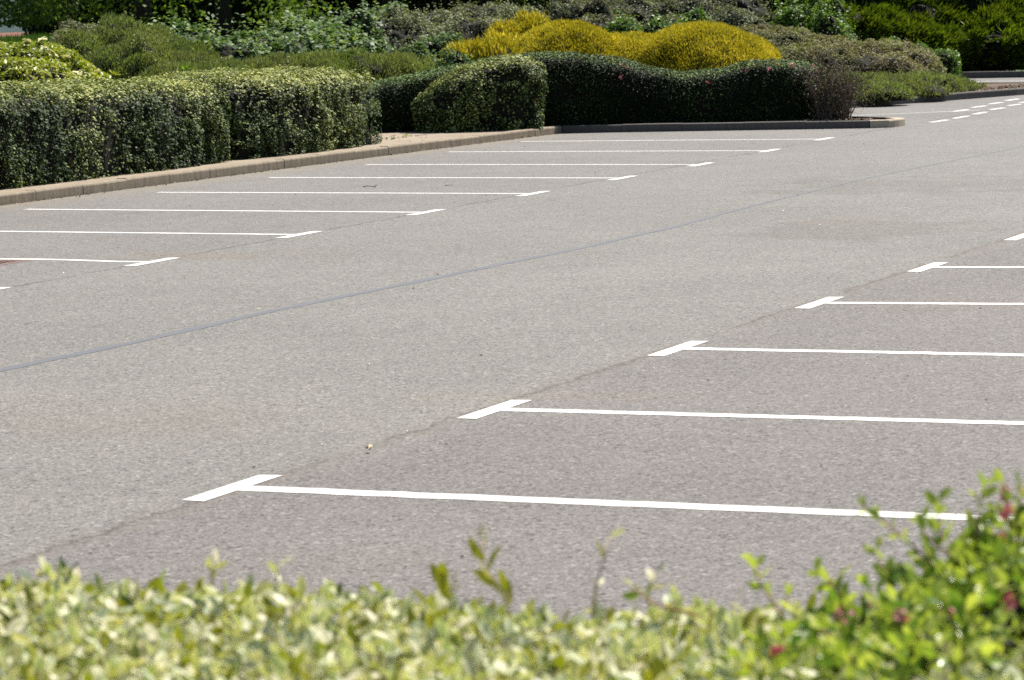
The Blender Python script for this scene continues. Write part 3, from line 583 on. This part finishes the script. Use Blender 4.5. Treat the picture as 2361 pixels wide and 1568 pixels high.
plant('ground_cover_shrub', 'low spreading olive ground cover along the mulch above the grey kerb', 'ground cover',
      [dpx(1960, 175, 50.4, .55, .6, .09), dpx(2040, 172, 51.4, .7, .6, .09), dpx(2130, 170, 52.4, .7, .6, .09), dpx(2195, 178, 53.6, .45, .6, .09, .8), dpx(2235, 190, 54.4, .3, .4, .09, .8), dpx(2020, 192, 50.1, .6, .5, .09), dpx(2110, 190, 51.4, .6, .5, .09)], M_HEATH, dict(size=.055, width=.014, up=.6, rand=.6, dN=.6), 3000, .1, .07, 2.4, (.05, 6), (.85, 2.8, -.15), kind='blade', core_in=.07)
plant('leafy_shrub', 'small bright leafy shrub under the corner of the conifer bank', 'shrub', [dpx(2175, 112, 60, .33, .4, .1, .5, .6), dpx(2120, 100, 60, .35, .4, .1), dpx(2050, 88, 60, .4, .4, .1)], M_FRESH, dict(size=.05, aspect=.6), 1500, .12, .08, 2.4, (.06, 6), (.8, 3, -.2), core_in=.08)
# ------------------------------------------------------------------ conifer bank at the right
def bank_F():
    x0, x1 = -5.85, 9.0
    def F(U, V):
        x = x0+(x1-x0)*U; e = np.clip((x-x0)/.5, 0, 1)**.5
        # profile: vertical front, rounded shoulder, long slope rising back
        pv = np.array([0, .12, .2, .26, .34, .5, .7, .85, 1.0]); py = np.array([0, -.06, -.16, -.12, .35, 1.8, 3.6, 5.0, 5.6]); pz = np.array([0, .42, .60, .70, .84, 1.2, 1.8, 2.35, 2.2])
        y = np.interp(V, pv, py); z = np.interp(V, pv, pz)
        wv = .10*np.sin(x*2.1)+.07*np.sin(x*4.7+1)
        return np.stack([x-(1-V)*0, 44.15+y+wv*.6+(1-e)*1.0, .1+z*(.8+.2*e)*(1+wv*.9)], -1)
    return F
cf = dict(size=.17, width=.04, up=.12, rand=.33, dN=.35, comb=np.array([.55, -.3, 0]))
hold = shell
plant('conifer_bank', 'broad mass of feathery yellow-green conifer clipped to a black face above the far road', 'conifer', [bank_F(), dpx(2090, 55, 66, 1.6, 1.2, .1, .7, .9), dpx(1990, 30, 66.5, 1.1, 1.3, .1, .7, .9), dpx(2100, 15, 69, 1.8, 1.4, .1, .7, .9), dpx(2200, -50, 72, 2.6, 1.6, .1, .5, .7), dpx(2400, -70, 72, 2.6, 1.6, .1, .5, .7), dpx(2020, -50, 72, 2.2, 1.6, .1, .5, .7)], M_CONIF, cf, 1300, .14, .42, 1.1, (.16, 3.0), (.95, 1.4, -.1), kind='blade', core_in=.16, nu=240, nv=60)
plant('dark_conifer', 'dark evergreen glimpsed between the two cotoneaster banks', 'conifer', [dpx(1260, -40, 63, 1.3, 1.0), dpx(1330, -60, 66, 1.2, 1.0)], M_TREE, dict(size=.12, width=.03, up=.5, rand=.5, dN=.6), 1000, .15, .15, 1.6, (.1, 4), (.8, 2, -.1), kind='blade', core_in=.12)

# ------------------------------------------------------------------ trees
def tree(px, t, h, cr, clear, label, nleaf=14000, lean=0.0, seed=0, droop=None, leafsize=.10):
    q = at(px, 40, t); z0 = float(terrain(q[0], q[1])); base = np.array([q[0], q[1], z0])
    root = empty('tree', base, label, 'tree', 'trees behind the planted bank'); r = np.random.default_rng(seed+5)
    mb = MB(); top = base+np.array([lean, .2, h*.75]); P = [base+np.array([0, 0, -.2]), base+(top-base)*.3+r.normal(0, .06, 3), base+(top-base)*.6+r.normal(0, .1, 3), top]
    mb.tube(P, .13+h*.008, .05, 9); cl = []
    for i in range(16):
        f = r.uniform(.25, .95); s = base+(top-base)*f; a = r.uniform(0, 6.283); L = cr*r.uniform(.55, 1.0); e = s+np.array([math.cos(a)*L, math.sin(a)*L, r.uniform(-.25, .35)*L+.15])
        e[2] = max(e[2], z0+clear); m_ = (s+e)/2+np.array([0, 0, .18*L]); mb.tube([s, m_, e], .05, .012, 5); cl += [e, m_, (e+m_)/2]
    link('trunk', mb.mesh('trunk', True), BARK, root)
    cl = np.array(cl); cc = base+np.array([lean, .2, h*.66]); extra = cc+norm(r.normal(0, 1, (34, 3)))*np.array([cr, cr, h*.33])*r.uniform(.5, 1, (34, 1)); extra[:, 2] = np.maximum(extra[:, 2], z0+clear)
    cl = np.concatenate([cl, extra]+([np.array(droop)] if droop is not None else []))
    k = nleaf//len(cl); C = (cl[:, None]+r.normal(0, 1, (len(cl), k, 3))*np.array([.42, .42, .30])*(.7+.5*r.random((len(cl), 1, 1)))).reshape(-1, 3)
    C0 = C; kp = C[:, 2] > z0+clear*.8; C = C[kp]; N = norm(C-cc); nd = 0 if droop is None else len(droop); tn = r.random(len(C0))*.62; 
    if nd: tn[-nd*k:] = .7+.3*r.random(nd*k)  # sunlight put into the tint: drooping leaves bright, the rest dark
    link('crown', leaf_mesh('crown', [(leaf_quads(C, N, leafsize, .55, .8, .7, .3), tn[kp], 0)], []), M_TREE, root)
    return root
def drp(*q): return [at(*a) for a in q]
TR = [(-60, 62, 7.5, 2.8, .4, 'dark tree at the far left edge, trunk beside the red-roofed house', drp((5, 30, 60), (25, 8, 60), (48, 40, 60), (-15, 60, 60), (30, 55, 60), (60, 70, 60), (15, 66, 60), (40, 20, 60))),
      (150, 61, 7.5, 2.2, .5, 'tree with a bright green drooping branch, just right of the house gap', drp((60, 8, 59), (85, 18, 59), (105, 32, 59), (118, 45, 59), (95, 2, 59), (70, 20, 59))),
      (330, 63, 8, 2.8, .3, 'tree with a dark crown right above the olive mound', drp((190, 4, 60), (215, 10, 60), (320, 0, 61), (410, 8, 60))),
      (520, 66, 8, 2.8, .3, 'deeply shaded tree above the left bramble thicket', None),
      (700, 65, 8, 2.7, .3, 'tree with hanging leaves above the middle brambles', drp((660, 20, 60), (680, 35, 59), (640, 45, 58.5), (700, 10, 60))),
      (900, 68, 8, 2.8, .3, 'shaded tree behind the left part of the grey cotoneaster', None),
      (1120, 69, 8, 2.8, .3, 'shaded tree behind the right part of the grey cotoneaster', None),
      (1330, 71, 8, 2.8, .3, 'tree standing behind the dark evergreen near the middle', None),
      (1560, 72, 8, 2.8, 1.6, 'tree behind the silvery bank, mostly above the picture', None)]
for i, (px, t, h, cr, cl_, lab, dr) in enumerate(TR): tree(px, t, h, cr, cl_, lab, 15000, 0, i, dr)
# evergreen thicket added behind the trunks to keep the gaps dark
th = []
for i, px in enumerate(range(215, 2200, 70)): th.append(dpx(px, -75-30*(i % 3), 70+2*(i % 2), 1.6, 1.3, None, .5, .6))
plant('added_thicket', 'unlit evergreen thicket added to darken the gaps behind the tree trunks', 'thicket', th, M_TREE, dict(size=.11, aspect=.5), 350, .2, .2, 1.2, (.1, 4), (.4, 2, -.3), core_in=.12, nu=40, nv=20)
# grass crest at the left
n = 9000; px = rng.uniform(-60, 125, n); tt = rng.uniform(52, 58, n); q = np.array([at(a, 95, b) for a, b in zip(px, tt)]); q[:, 2] = terrain(q[:, 0], q[:, 1])-.02
V = blades(q, np.tile([0, 0, 1.], (n, 1)), .16, .02, 1, .25, .5); tag(link('grass', leaf_mesh('grass', [(V, rng.random(n), 0)], []), M_GRASS), 'tall green grass on the crest at the left edge', 'grass', kind='stuff')

# ------------------------------------------------------------------ house beyond the gap
wallm = mat_plain('white_render', (.62, .62, .64), (.74, .73, .72), 2, .9); roofm = mat_plain('red_roof_tiles', (.16, .07, .05), (.24, .11, .08), 6, .85)
hb = at(60, 60, 125); hz = float(terrain(hb[0], hb[1])); root = empty('house', (hb[0], hb[1], hz), 'distant white house with a red roof glimpsed through the trees at top left', 'house')
ro = .25; 
def hv(x, y, z): return (hb[0]+x*math.cos(ro)-y*math.sin(ro), hb[1]+x*math.sin(ro)+y*math.cos(ro), z)
def hbox(x0, x1, y0, y1, z0, z1):
    P = [hv(x, y, z) for z in (z0, z1) for x, y in ((x0, y0), (x1, y0), (x1, y1), (x0, y1))]; m = MB(); m.V = P; m.F = [(3, 2, 1, 0), (0, 1, 5, 4), (1, 2, 6, 5), (2, 3, 7, 6), (3, 0, 4, 7), (4, 5, 6, 7)]; m.m = [0]*6; return m
link('wall', hbox(-3.5, 3.5, -3, 3, hz, .5).mesh('wall'), wallm, root)
m = MB(); a, b, c, d, e, f = hv(-3.8, -3.4, .45), hv(3.8, -3.4, .45), hv(3.8, 3.4, .45), hv(-3.8, 3.4, .45), hv(-3.8, 0, 1.3), hv(3.8, 0, 1.3)
m.poly([a, b, f, e]); m.poly([c, d, e, f]); m.poly([d, a, e]); m.poly([b, c, f]); link('roof', m.mesh('roof'), roofm, root)
winm = mat_plain('dark_window', (.03, .035, .04), (.05, .055, .06), 3, .15)
for x in (-2.2, .2, 2.3): link('window', hbox(x-.5, x+.5, -3.05, -3.01, -1.6, -.3).mesh('window'), winm, root)
hb2 = at(20, 30, 150); root2 = empty('house', (hb2[0], hb2[1], float(terrain(hb2[0], hb2[1]))), 'pale taller distant house rising behind the red roof', 'house')
hb = hb2; hz = float(terrain(hb[0], hb[1])); link('wall', hbox(-5, 6, -3, 3, hz, 4.5).mesh('wall'), wallm, root2)
m = MB(); a, b, c, d, e, f = hv(-5.3, -3.4, 4.45), hv(6.3, -3.4, 4.45), hv(6.3, 3.4, 4.45), hv(-5.3, 3.4, 4.45), hv(-5.3, 0, 6.4), hv(6.3, 0, 6.4)
m.poly([a, b, f, e]); m.poly([c, d, e, f]); m.poly([d, a, e]); m.poly([b, c, f]); link('roof', m.mesh('roof'), mat_plain('grey_slate', (.12, .12, .13), (.2, .2, .21), 6), root2)

# ------------------------------------------------------------------ small things on the ground
def weed(name, label, c, k, L, mat=None, spread=.3, w=.35):
    C = []; V = []
    for i in range(k):
        a = rng.uniform(0, 6.283); el = rng.uniform(.25, 1.2); d = np.array([math.cos(a)*math.cos(el), math.sin(a)*math.cos(el), math.sin(el)]); l = L*rng.uniform(.6, 1.1); p = np.array(c)+rng.normal(0, spread*L*.5, 3)*np.array([1, 1, .0])
        s = norm(np.cross(d, [0, 0, 1.]))*l*w*.5; V += [p, p+d*l*.55+s, p+d*l+np.array([0, 0, -.15*l]), p+d*l*.55-s]
    return tag(link(name, leaf_mesh(name, [(np.array(V), rng.random(k)*.5+.5, 0)], []), mat or M_FRESH), label, 'weed')
for (px, py, z, k, L, lab) in [(2158, 196, .1, 22, .22, 'bright green dock weed growing from the mulch among the ground cover'), (2085, 182, .25, 14, .14, 'small green weed on top of the ground cover, left of the dock'),
        (1330*0+2205, 203, .1, 40, .12, 'patch of low bright green weeds beside the mulch near the kerb'), (2130, 206, .1, 10, .08, 'tiny yellow-green weed at the kerb edge below the dock')]:
    weed('weed', lab, g(px, py, z), k, L, spread=.45)
for (px, py, t, k, L, lab) in [(428, 158, 38.3, 14, .12, 'bright green leafy sprout on top of the hedge centre left'), (222, 174, 36.2, 16, .10, 'yellow-green sprouts on the hedge top, left of the other sprout'), (262, 170, 36.6, 18, .10, 'dense yellow sprouts poking from the hedge top'), (850*0+565, 282, 36.0, 8, .07, 'small green leaf tuft on the hedge face')]:
    weed('sprout', lab, at(px, py+4, t), k, L, M_YEL if 'yellow' in lab else M_FRESH, spread=.5)
weed('weed', 'small yellow-green weed in the paving joint beside the round shrub', g(935, 316, .1), 10, .08, M_YEL, .3)
weed('weed', 'thin green weed in the paving next to the hedge end', g(905, 322, .1), 8, .07, M_GRASS, .3)
weed('weed', 'small leafy weed against the foot of the round shrub', g(1045, 306, .1), 22, .12, M_BRAM)
# mulch chips
def chips(name, pts, size, mat, label, cat, flat=.35):
    n = len(pts); V = leaf_quads(np.array(pts), np.tile([0, 0, 1.], (n, 1)), size, .5, .6, .5, .6); 
    return tag(link(name, leaf_mesh(name, [(V, rng.random(n), 0)], []), mat), label, cat, kind='stuff')
M_CHIP = mat_leaf('bark_chip', [(0, (.05, .03, .022)), (.6, (.16, .11, .08)), (1, (.42, .34, .27))], 0, .9, .1)
P = []
kb = np.array([(-6.6, 26.75), (-3.4, 27.5), (-2.5, 30.0), (-1.66, 32.7), (-1.15, 35.1)])
for _ in range(2600):
    s = rng.uniform(0, 4); i = int(s); p = kb[i]+(kb[i+1]-kb[i])*(s-i)+np.array([-1, .35])*rng.uniform(0, .9); P.append((p[0], p[1], .10+rng.uniform(0, .02)))
chips('bark_mulch', P, .055, M_CHIP, 'brown bark chips between the ground cover and the grey kerb', 'mulch')
P = [(rng.uniform(-2.2, -.7), 0, .0) for _ in range(700)]; P = [(x, 20.7+rng.uniform(0, 1)*max(.25, (22.2-20.6)*(-x-.3)/2), .09+rng.uniform(0, .02)) for x, _, _ in P]
chips('bark_mulch', P, .045, M_CHIP, 'bark chips and leaf litter on the bare tip of the island', 'mulch')
P = [(-5.9-abs(rng.normal(0, .25)), rng.uniform(4, 18), .102) for _ in range(900)]
P += [tuple(g(rng.uniform(890, 1250), rng.uniform(303, 330), .102)) for _ in range(60)]
P += [(-4.93+abs(rng.normal(0, .05)), rng.uniform(3, 19.8), .012) for _ in range(420)]+[(rng.uniform(-4.8, -.7), 0, 0) for _ in range(0)]
chips('leaf_litter', P, .03, M_CHIP, 'dry leaf litter along the foot of the hedge', 'leaf litter')
# loose grit on the asphalt
V = []; n = 520; q = np.stack([rng.uniform(-4.5, 12, n), -14+34*rng.random(n)**1.3, np.full(n, .007)], 1)
gm = mat_leaf('grit', [(0, (.02, .02, .02)), (.5, (.05, .045, .04)), (.56, (.5, .47, .42)), (1, (.62, .6, .55))], 0, .8, .2)
V = leaf_quads(q, np.tile([0, 0, 1.], (n, 1)), .014, .7, .8, .3, .8, svar=.6); tag(link('loose_grit', leaf_mesh('loose_grit', [(V, rng.random(n), 0)], []), gm), 'scattered pale and dark grit on the asphalt', 'grit', kind='stuff')
# twig, leaf, cover
c = g(852, 433); mb = MB(); mb.tube([c+np.array([-.085, .03, .008]), c+np.array([-.03, .01, .018]), c+np.array([.03, .0, .014]), c+np.array([.08, -.02, .008])], .004, .003, 5); mb.tube([c+np.array([.05, -.01, .012]), c+np.array([.075, .035, .028])], .004, .002, 5)
tag(link('fallen_twig', mb.mesh('fallen_twig'), mat_plain('dark_twig', (.02, .016, .012), (.04, .03, .02))), 'short dark forked twig lying between two left bay lines', 'twig')
c = g(1035, 429); mb = MB(); mb.tube([c+np.array([-.05, .012, .006]), c+np.array([.0, .0, .010]), c+np.array([.045, .006, .006])], .0028, .0015, 5)
tag(link('fallen_twig', mb.mesh('fallen_twig'), BARK), 'thin straight twig right of the forked twig', 'twig')
c = g(852, 1042); C = c+rng.normal(0, .005, (5, 3))+np.array([0, 0, .016])
tag(link('dry_leaf', leaf_mesh('dry_leaf', [(leaf_quads(C, np.tile([0, 0, 1.], (5, 1)), .024, .6, .2, .8, .8), rng.random(5), 0)], []), mat_plain('dry_leaf', (.5, .40, .24), (.58, .48, .3))), 'curled straw-coloured dead leaf on the aisle, above the nearest bay line', 'leaf')
rust = mat_plain('rusty_iron', (.135, .095, .082), (.175, .125, .108), 14, .8); c = np.array([-1.42, -.42, 0]); root = empty('manhole_cover', (c[0], c[1], .004), 'rusty studded iron cover beside the kinked bay line at the left edge', 'manhole cover')
mb = MB(); mb.box(c[0]-.42, c[0]+.42, c[1]-.2, c[1]+.2, -.02, .006, .003); 
for i in range(13):
    for j in range(6): mb.box(c[0]-.38+i*.062, c[0]-.38+i*.062+.034, c[1]-.17+j*.062, c[1]-.17+j*.062+.022, .0055, .012, .003, 1)
link('studded_plate', mb.mesh('studded_plate'), [rust, mat_plain('worn_iron', (.12, .07, .06), (.2, .12, .1), 14, .7)], root)
mb = MB()
for x0, x1, y0, y1 in ((-.47, .47, -.25, -.205), (-.47, .47, .205, .25), (-.47, -.425, -.203, .203), (.425, .47, -.203, .203)): mb.box(c[0]+x0, c[0]+x1, c[1]+y0, c[1]+y1, -.02, .008, .002)
link('frame', mb.mesh('frame'), rust, root)

# ------------------------------------------------------------------ foreground: clipped privet seen from above, and a flowering bush
def mat_nearleaf(name, green, margin, frac, trans=.3, rough=.38):
    m = NT(name); a = m.n('ShaderNodeAttribute', attribute_name='tint').outputs['Fac']; e = m.n('ShaderNodeAttribute', attribute_name='edge').outputs['Fac']
    gcol = m.ramp(a, green); mcol = m.ramp(a, margin)
    var = m.math('LESS_THAN', a, frac); ed = m.mapr(m.math('ADD', e, m.mapr(m.noise(m.pos(), 180, 2), .3, .7, -.25, .25)), .12, .38)
    col = m.mix(m.math('MULTIPLY', var, ed), gcol, mcol)
    p = m.n('ShaderNodeBsdfPrincipled'); m.l(col, p.inputs['Base Color']); p.inputs['Roughness'].default_value = rough; p.inputs['Specular IOR Level'].default_value = .3
    t = m.n('ShaderNodeBsdfTranslucent'); m.l(m.mix(1.0, col, (1.2, 1.3, .5), 'MULTIPLY'), t.inputs[0])
    x = m.n('ShaderNodeMixShader'); x.inputs[0].default_value = trans; m.l(p.outputs[0], x.inputs[1]); m.l(t.outputs[0], x.inputs[2]); m.l(x.outputs[0], m.out.inputs[0]); return m.m
N_PRIV = mat_nearleaf('near_privet_leaf', [(0, (.10, .17, .08)), (.3, (.28, .35, .19)), (.62, (.36, .40, .18)), (.78, (.28, .32, .02)), (.93, (.32, .30, .03)), (1, (.02, .07, .02))], [(0, (.48, .52, .33)), (.4, (.68, .67, .44)), (.68, (.74, .66, .50))], .80, .22, .5)
N_ESC = mat_nearleaf('near_glossy_leaf', [(0, (.05, .13, .02)), (.4, (.28, .36, .06)), (1, (.54, .57, .15))], [(0, (.2, .2, .1)), (1, (.2, .2, .1))], -1, .35, .27)
N_STEM = mat_plain('pale_stem', (.42, .33, .20), (.55, .45, .30), 30, .7); N_STEMR = mat_plain('ruddy_stem', (.22, .10, .05), (.32, .16, .08), 30, .7)
ROWS = [(0, .06), (.2, .62), (.45, 1.0), (.72, .78), (.9, .38), (1, .03)]
def near_leaves(B, D, N, L, asp=.48, curl=.25, cup=.25):
    """full leaves: base point, axis, normal"""
    n = len(B); D = norm(D); N = norm(N-D*np.sum(N*D, 1, keepdims=True)); Sx = np.cross(D, N); L = np.asarray(L)[:, None]; cu = rng.normal(curl, .2, (n, 1)); rows = []
    for (l, w) in ROWS:
        c = B+D*L*l-N*L*cu*l*l*.5; wd = L*asp*.5*w
        rows += [c-Sx*wd+N*wd*cup, c, c+Sx*wd+N*wd*cup]
    V = np.stack(rows, 1); F = []
    for r in range(len(ROWS)-1):
        for s in (0, 1): F.append((r*3+s, r*3+s+1, r*3+s+4, r*3+s+3))
    F = np.array(F)[None]+(np.arange(n)*18)[:, None, None]; e = np.tile(np.array([1, 0, 1.]*6), n)
    return V.reshape(-1, 3), F.reshape(-1, 4), e
def near_mesh(name, sets):
    Vs, Fs, T, E = [], [], [], []; o = 0
    for (V, F, e), t in sets: Vs.append(V); Fs.append(F+o); E.append(e); T.append(np.repeat(t, 18)); o += len(V)
    return np_mesh(name, np.concatenate(Vs), np.concatenate(Fs), {'tint': np.concatenate(T), 'edge': np.concatenate(E)}, smooth=True)
def near_crown(P, N, dens, thick, L, back=.5, outw=.8, asp=.48):
    C, n = sample(P, N, dens); dep = np.minimum(rng.exponential(1, len(C))*thick*.4, thick*1.5); C = C-n*dep[:, None]; k = len(C)
    D = n*outw+rng.normal(0, .75, (k, 3))+np.array([0, 0, .15]); Nn = n+rng.normal(0, .8, (k, 3))+np.array([0, 0, .4])
    return near_leaves(C, D, Nn, L*rng.uniform(.6, 1.25, k), asp), C, n
def shoot(pts, L, k, mat, parent, name='shoot', stem=.0022, smat=None, tintr=(.6, .95), asp=.48, spread=.9):
    pts = [np.array(p, float) for p in pts]; mb = MB(); mb.tube(pts, stem, stem*.5, 6)
    o = link(name, mb.mesh('stem', True), smat or N_STEM, parent)
    B = []; D = []
    for i in range(k):
        s = (i+1)/k*(len(pts)-1); j = min(int(s), len(pts)-2); p = pts[j]+(pts[j+1]-pts[j])*(s-j); ax = norm(pts[j+1]-pts[j]); a = i*2.4+rng.uniform(-.3, .3)
        q = norm(np.cross(ax, [1, .2, .1])); r_ = np.cross(ax, q); d = ax*.9+(q*math.cos(a)+r_*math.sin(a))*spread; B.append(p); D.append(d)
    B = np.array(B); D = np.array(D); N_ = np.cross(D, rng.normal(0, 1, D.shape))
    if k:
        lo = link('leaves', near_mesh('leaves', [(near_leaves(B, D, N_, L*rng.uniform(.7, 1.1, k), asp, .3, .3), rng.uniform(*tintr, k))]), mat, o); lo.location = (0, 0, 0)
    return o
YF = -15.86
def fore_F():
    xs = np.array([6.5, 8.7, 9.05, 9.35, 9.75, 10.0, 10.4, 13.5]); zs = np.array([.90, .905, .915, .925, .905, .915, .93, .93])+np.array([.03, .035, .04, .045, .05, .052, .055, .055])
    def F(U, V):
        x = 6.5+7.0*U; zt = np.interp(x, xs, zs); th = np.pi*V; c = np.cos(th); X = np.sign(c)*np.abs(c)**.3; Z = np.abs(np.sin(th))**.3
        return np.stack([x, YF-.62+X*.62, .02+Z*(zt-.03)], -1)
    return F
P, N = surf_grid(fore_F(), 220, 60, .026, 3.2, 4, (.02, 18))
root = empty('foreground_hedge', (9.8, YF-.6, 0), 'cream-edged privet hedge top filling the bottom of the view, out of focus', 'hedge')
L1, C1, n1 = near_crown(P, N, 7200, .10, .029, outw=.45)
t1 = rng.random(len(C1)); link('foliage', near_mesh('foliage', [(L1, t1)]), N_PRIV, root)
link('shade_core', leaf_mesh('shade_core', [], [(P-N*.11, 0)]), CORE, root)
mb = MB()
for i in range(900):
    j = rng.integers(0, len(C1)); p = C1[j]-n1[j]*.02; e = p+n1[j]*.045+rng.normal(0, .018, 3); mb.tube([p-n1[j]*.04, p, e], .0014, .0009, 4)
link('cut_stems', mb.mesh('cut_stems'), N_STEM, root)
shoot([at(1175, 1420, 4.25), at(1165, 1370, 4.25), at(1125, 1320, 4.25), at(1110, 1245, 4.26)], .045, 9, N_PRIV, root, asp=.38, spread=.55, tintr=(.82, .95))
shoot([at(1365, 1420, 4.22), at(1375, 1350, 4.22), at(1392, 1290, 4.23), at(1405, 1240, 4.24)], .03, 3, N_PRIV, root, 'dry_stem', .0028, asp=.3)
shoot([at(1030, 1420, 4.28), at(1035, 1380, 4.28), at(1030, 1350, 4.28)], .05, 5, N_PRIV, root, asp=.35, spread=.5, tintr=(.82, .95))
shoot([at(1500, 1420, 4.2), at(1495, 1370, 4.2), at(1512, 1325, 4.2)], .028, 5, N_PRIV, root)
shoot([at(490, 1350, 4.5), at(488, 1320, 4.5), at(498, 1298, 4.5)], .025, 4, N_PRIV, root)
shoot([at(150, 1370, 4.6), at(150, 1330, 4.6), at(152, 1315, 4.6)], .03, 4, N_PRIV, root, tintr=(.97, 1), asp=.4)
shoot([at(640, 1370, 4.5), at(638, 1330, 4.5), at(640, 1308, 4.5)], .03, 3, N_PRIV, root, 'dry_stem', .0028, tintr=(.3, .5))
# flowering bush at the right
root = empty('flowering_bush', (10.75, -16.3, 0), 'glossy green bush with small red flowers rising over the hedge at lower right', 'bush')
sets = []; CC = []; NN = []
ef = [dpx(a, b, t, r1, r2, 0.0, .5, .4) for a, b, t, r1, r2 in ((2400, 1185, 4.15, .17, .2), (2240, 1265, 4.12, .13, .2), (2110, 1340, 4.08, .11, .2), (1990, 1400, 4.02, .11, .2), (2330, 1330, 3.9, .22, .2), (2120, 1450, 3.8, .18, .2), (1930, 1470, 3.85, .1, .15), (1830, 1475, 3.95, .09, .15), (1740, 1530, 3.85, .07, .12), (2600, 1200, 4.1, .3, .3))]
cores = []
for i, F in enumerate(ef):
    P, N = surf_grid(F, 50, 60, .03, 5, 70+i, (.02, 16)); P, N = P[:, 8:], N[:, 8:]; L2, C2, n2 = near_crown(P, N, 4200, .08, .024, outw=1.0, asp=.55); keep = None
    sets.append((L2, rng.random(len(C2)))); CC.append(C2); NN.append(n2); cores.append((P-N*.07, 0))
link('foliage', near_mesh('foliage', sets), N_ESC, root); link('shade_core', leaf_mesh('shade_core', [], cores), CORE, root)
CC = np.concatenate(CC); NN = np.concatenate(NN); i = rng.choice(np.nonzero((CC[:, 2] > .85))[0], 70, replace=False)
for j in i: flower('flower', CC[j]+NN[j]*.02, .012, 9, M_PINK, root)
for pts, k in [(((2180, 1330), (2110, 1265), (2040, 1205), (1985, 1160)), 14), (((2250, 1240), (2255, 1180), (2270, 1115)), 11), (((2170, 1250), (2165, 1200), (2165, 1155)), 8), (((2330, 1220), (2320, 1160), (2310, 1115)), 10), (((1840, 1480), (1790, 1400), (1750, 1340), (1740, 1290)), 12), (((1850, 1440), (1820, 1400), (1812, 1365)), 6),
               (((2060, 1360), (2035, 1310), (2020, 1265)), 8), (((1960, 1400), (1920, 1350), (1885, 1315)), 8), (((2210, 1300), (2130, 1230), (2120, 1190)), 9), (((2350, 1300), (2345, 1200), (2356, 1120)), 10), (((1610, 1420), (1500, 1390), (1460, 1355)), 5), (((1990, 1480), (1945, 1400), (1935, 1335)), 8)]:
    shoot([at(a, b, 4.10+.02*q) for q, (a, b) in enumerate(pts)], .026, k, N_ESC, root, 'branch', .002, N_STEMR, (.3, 1), .55)
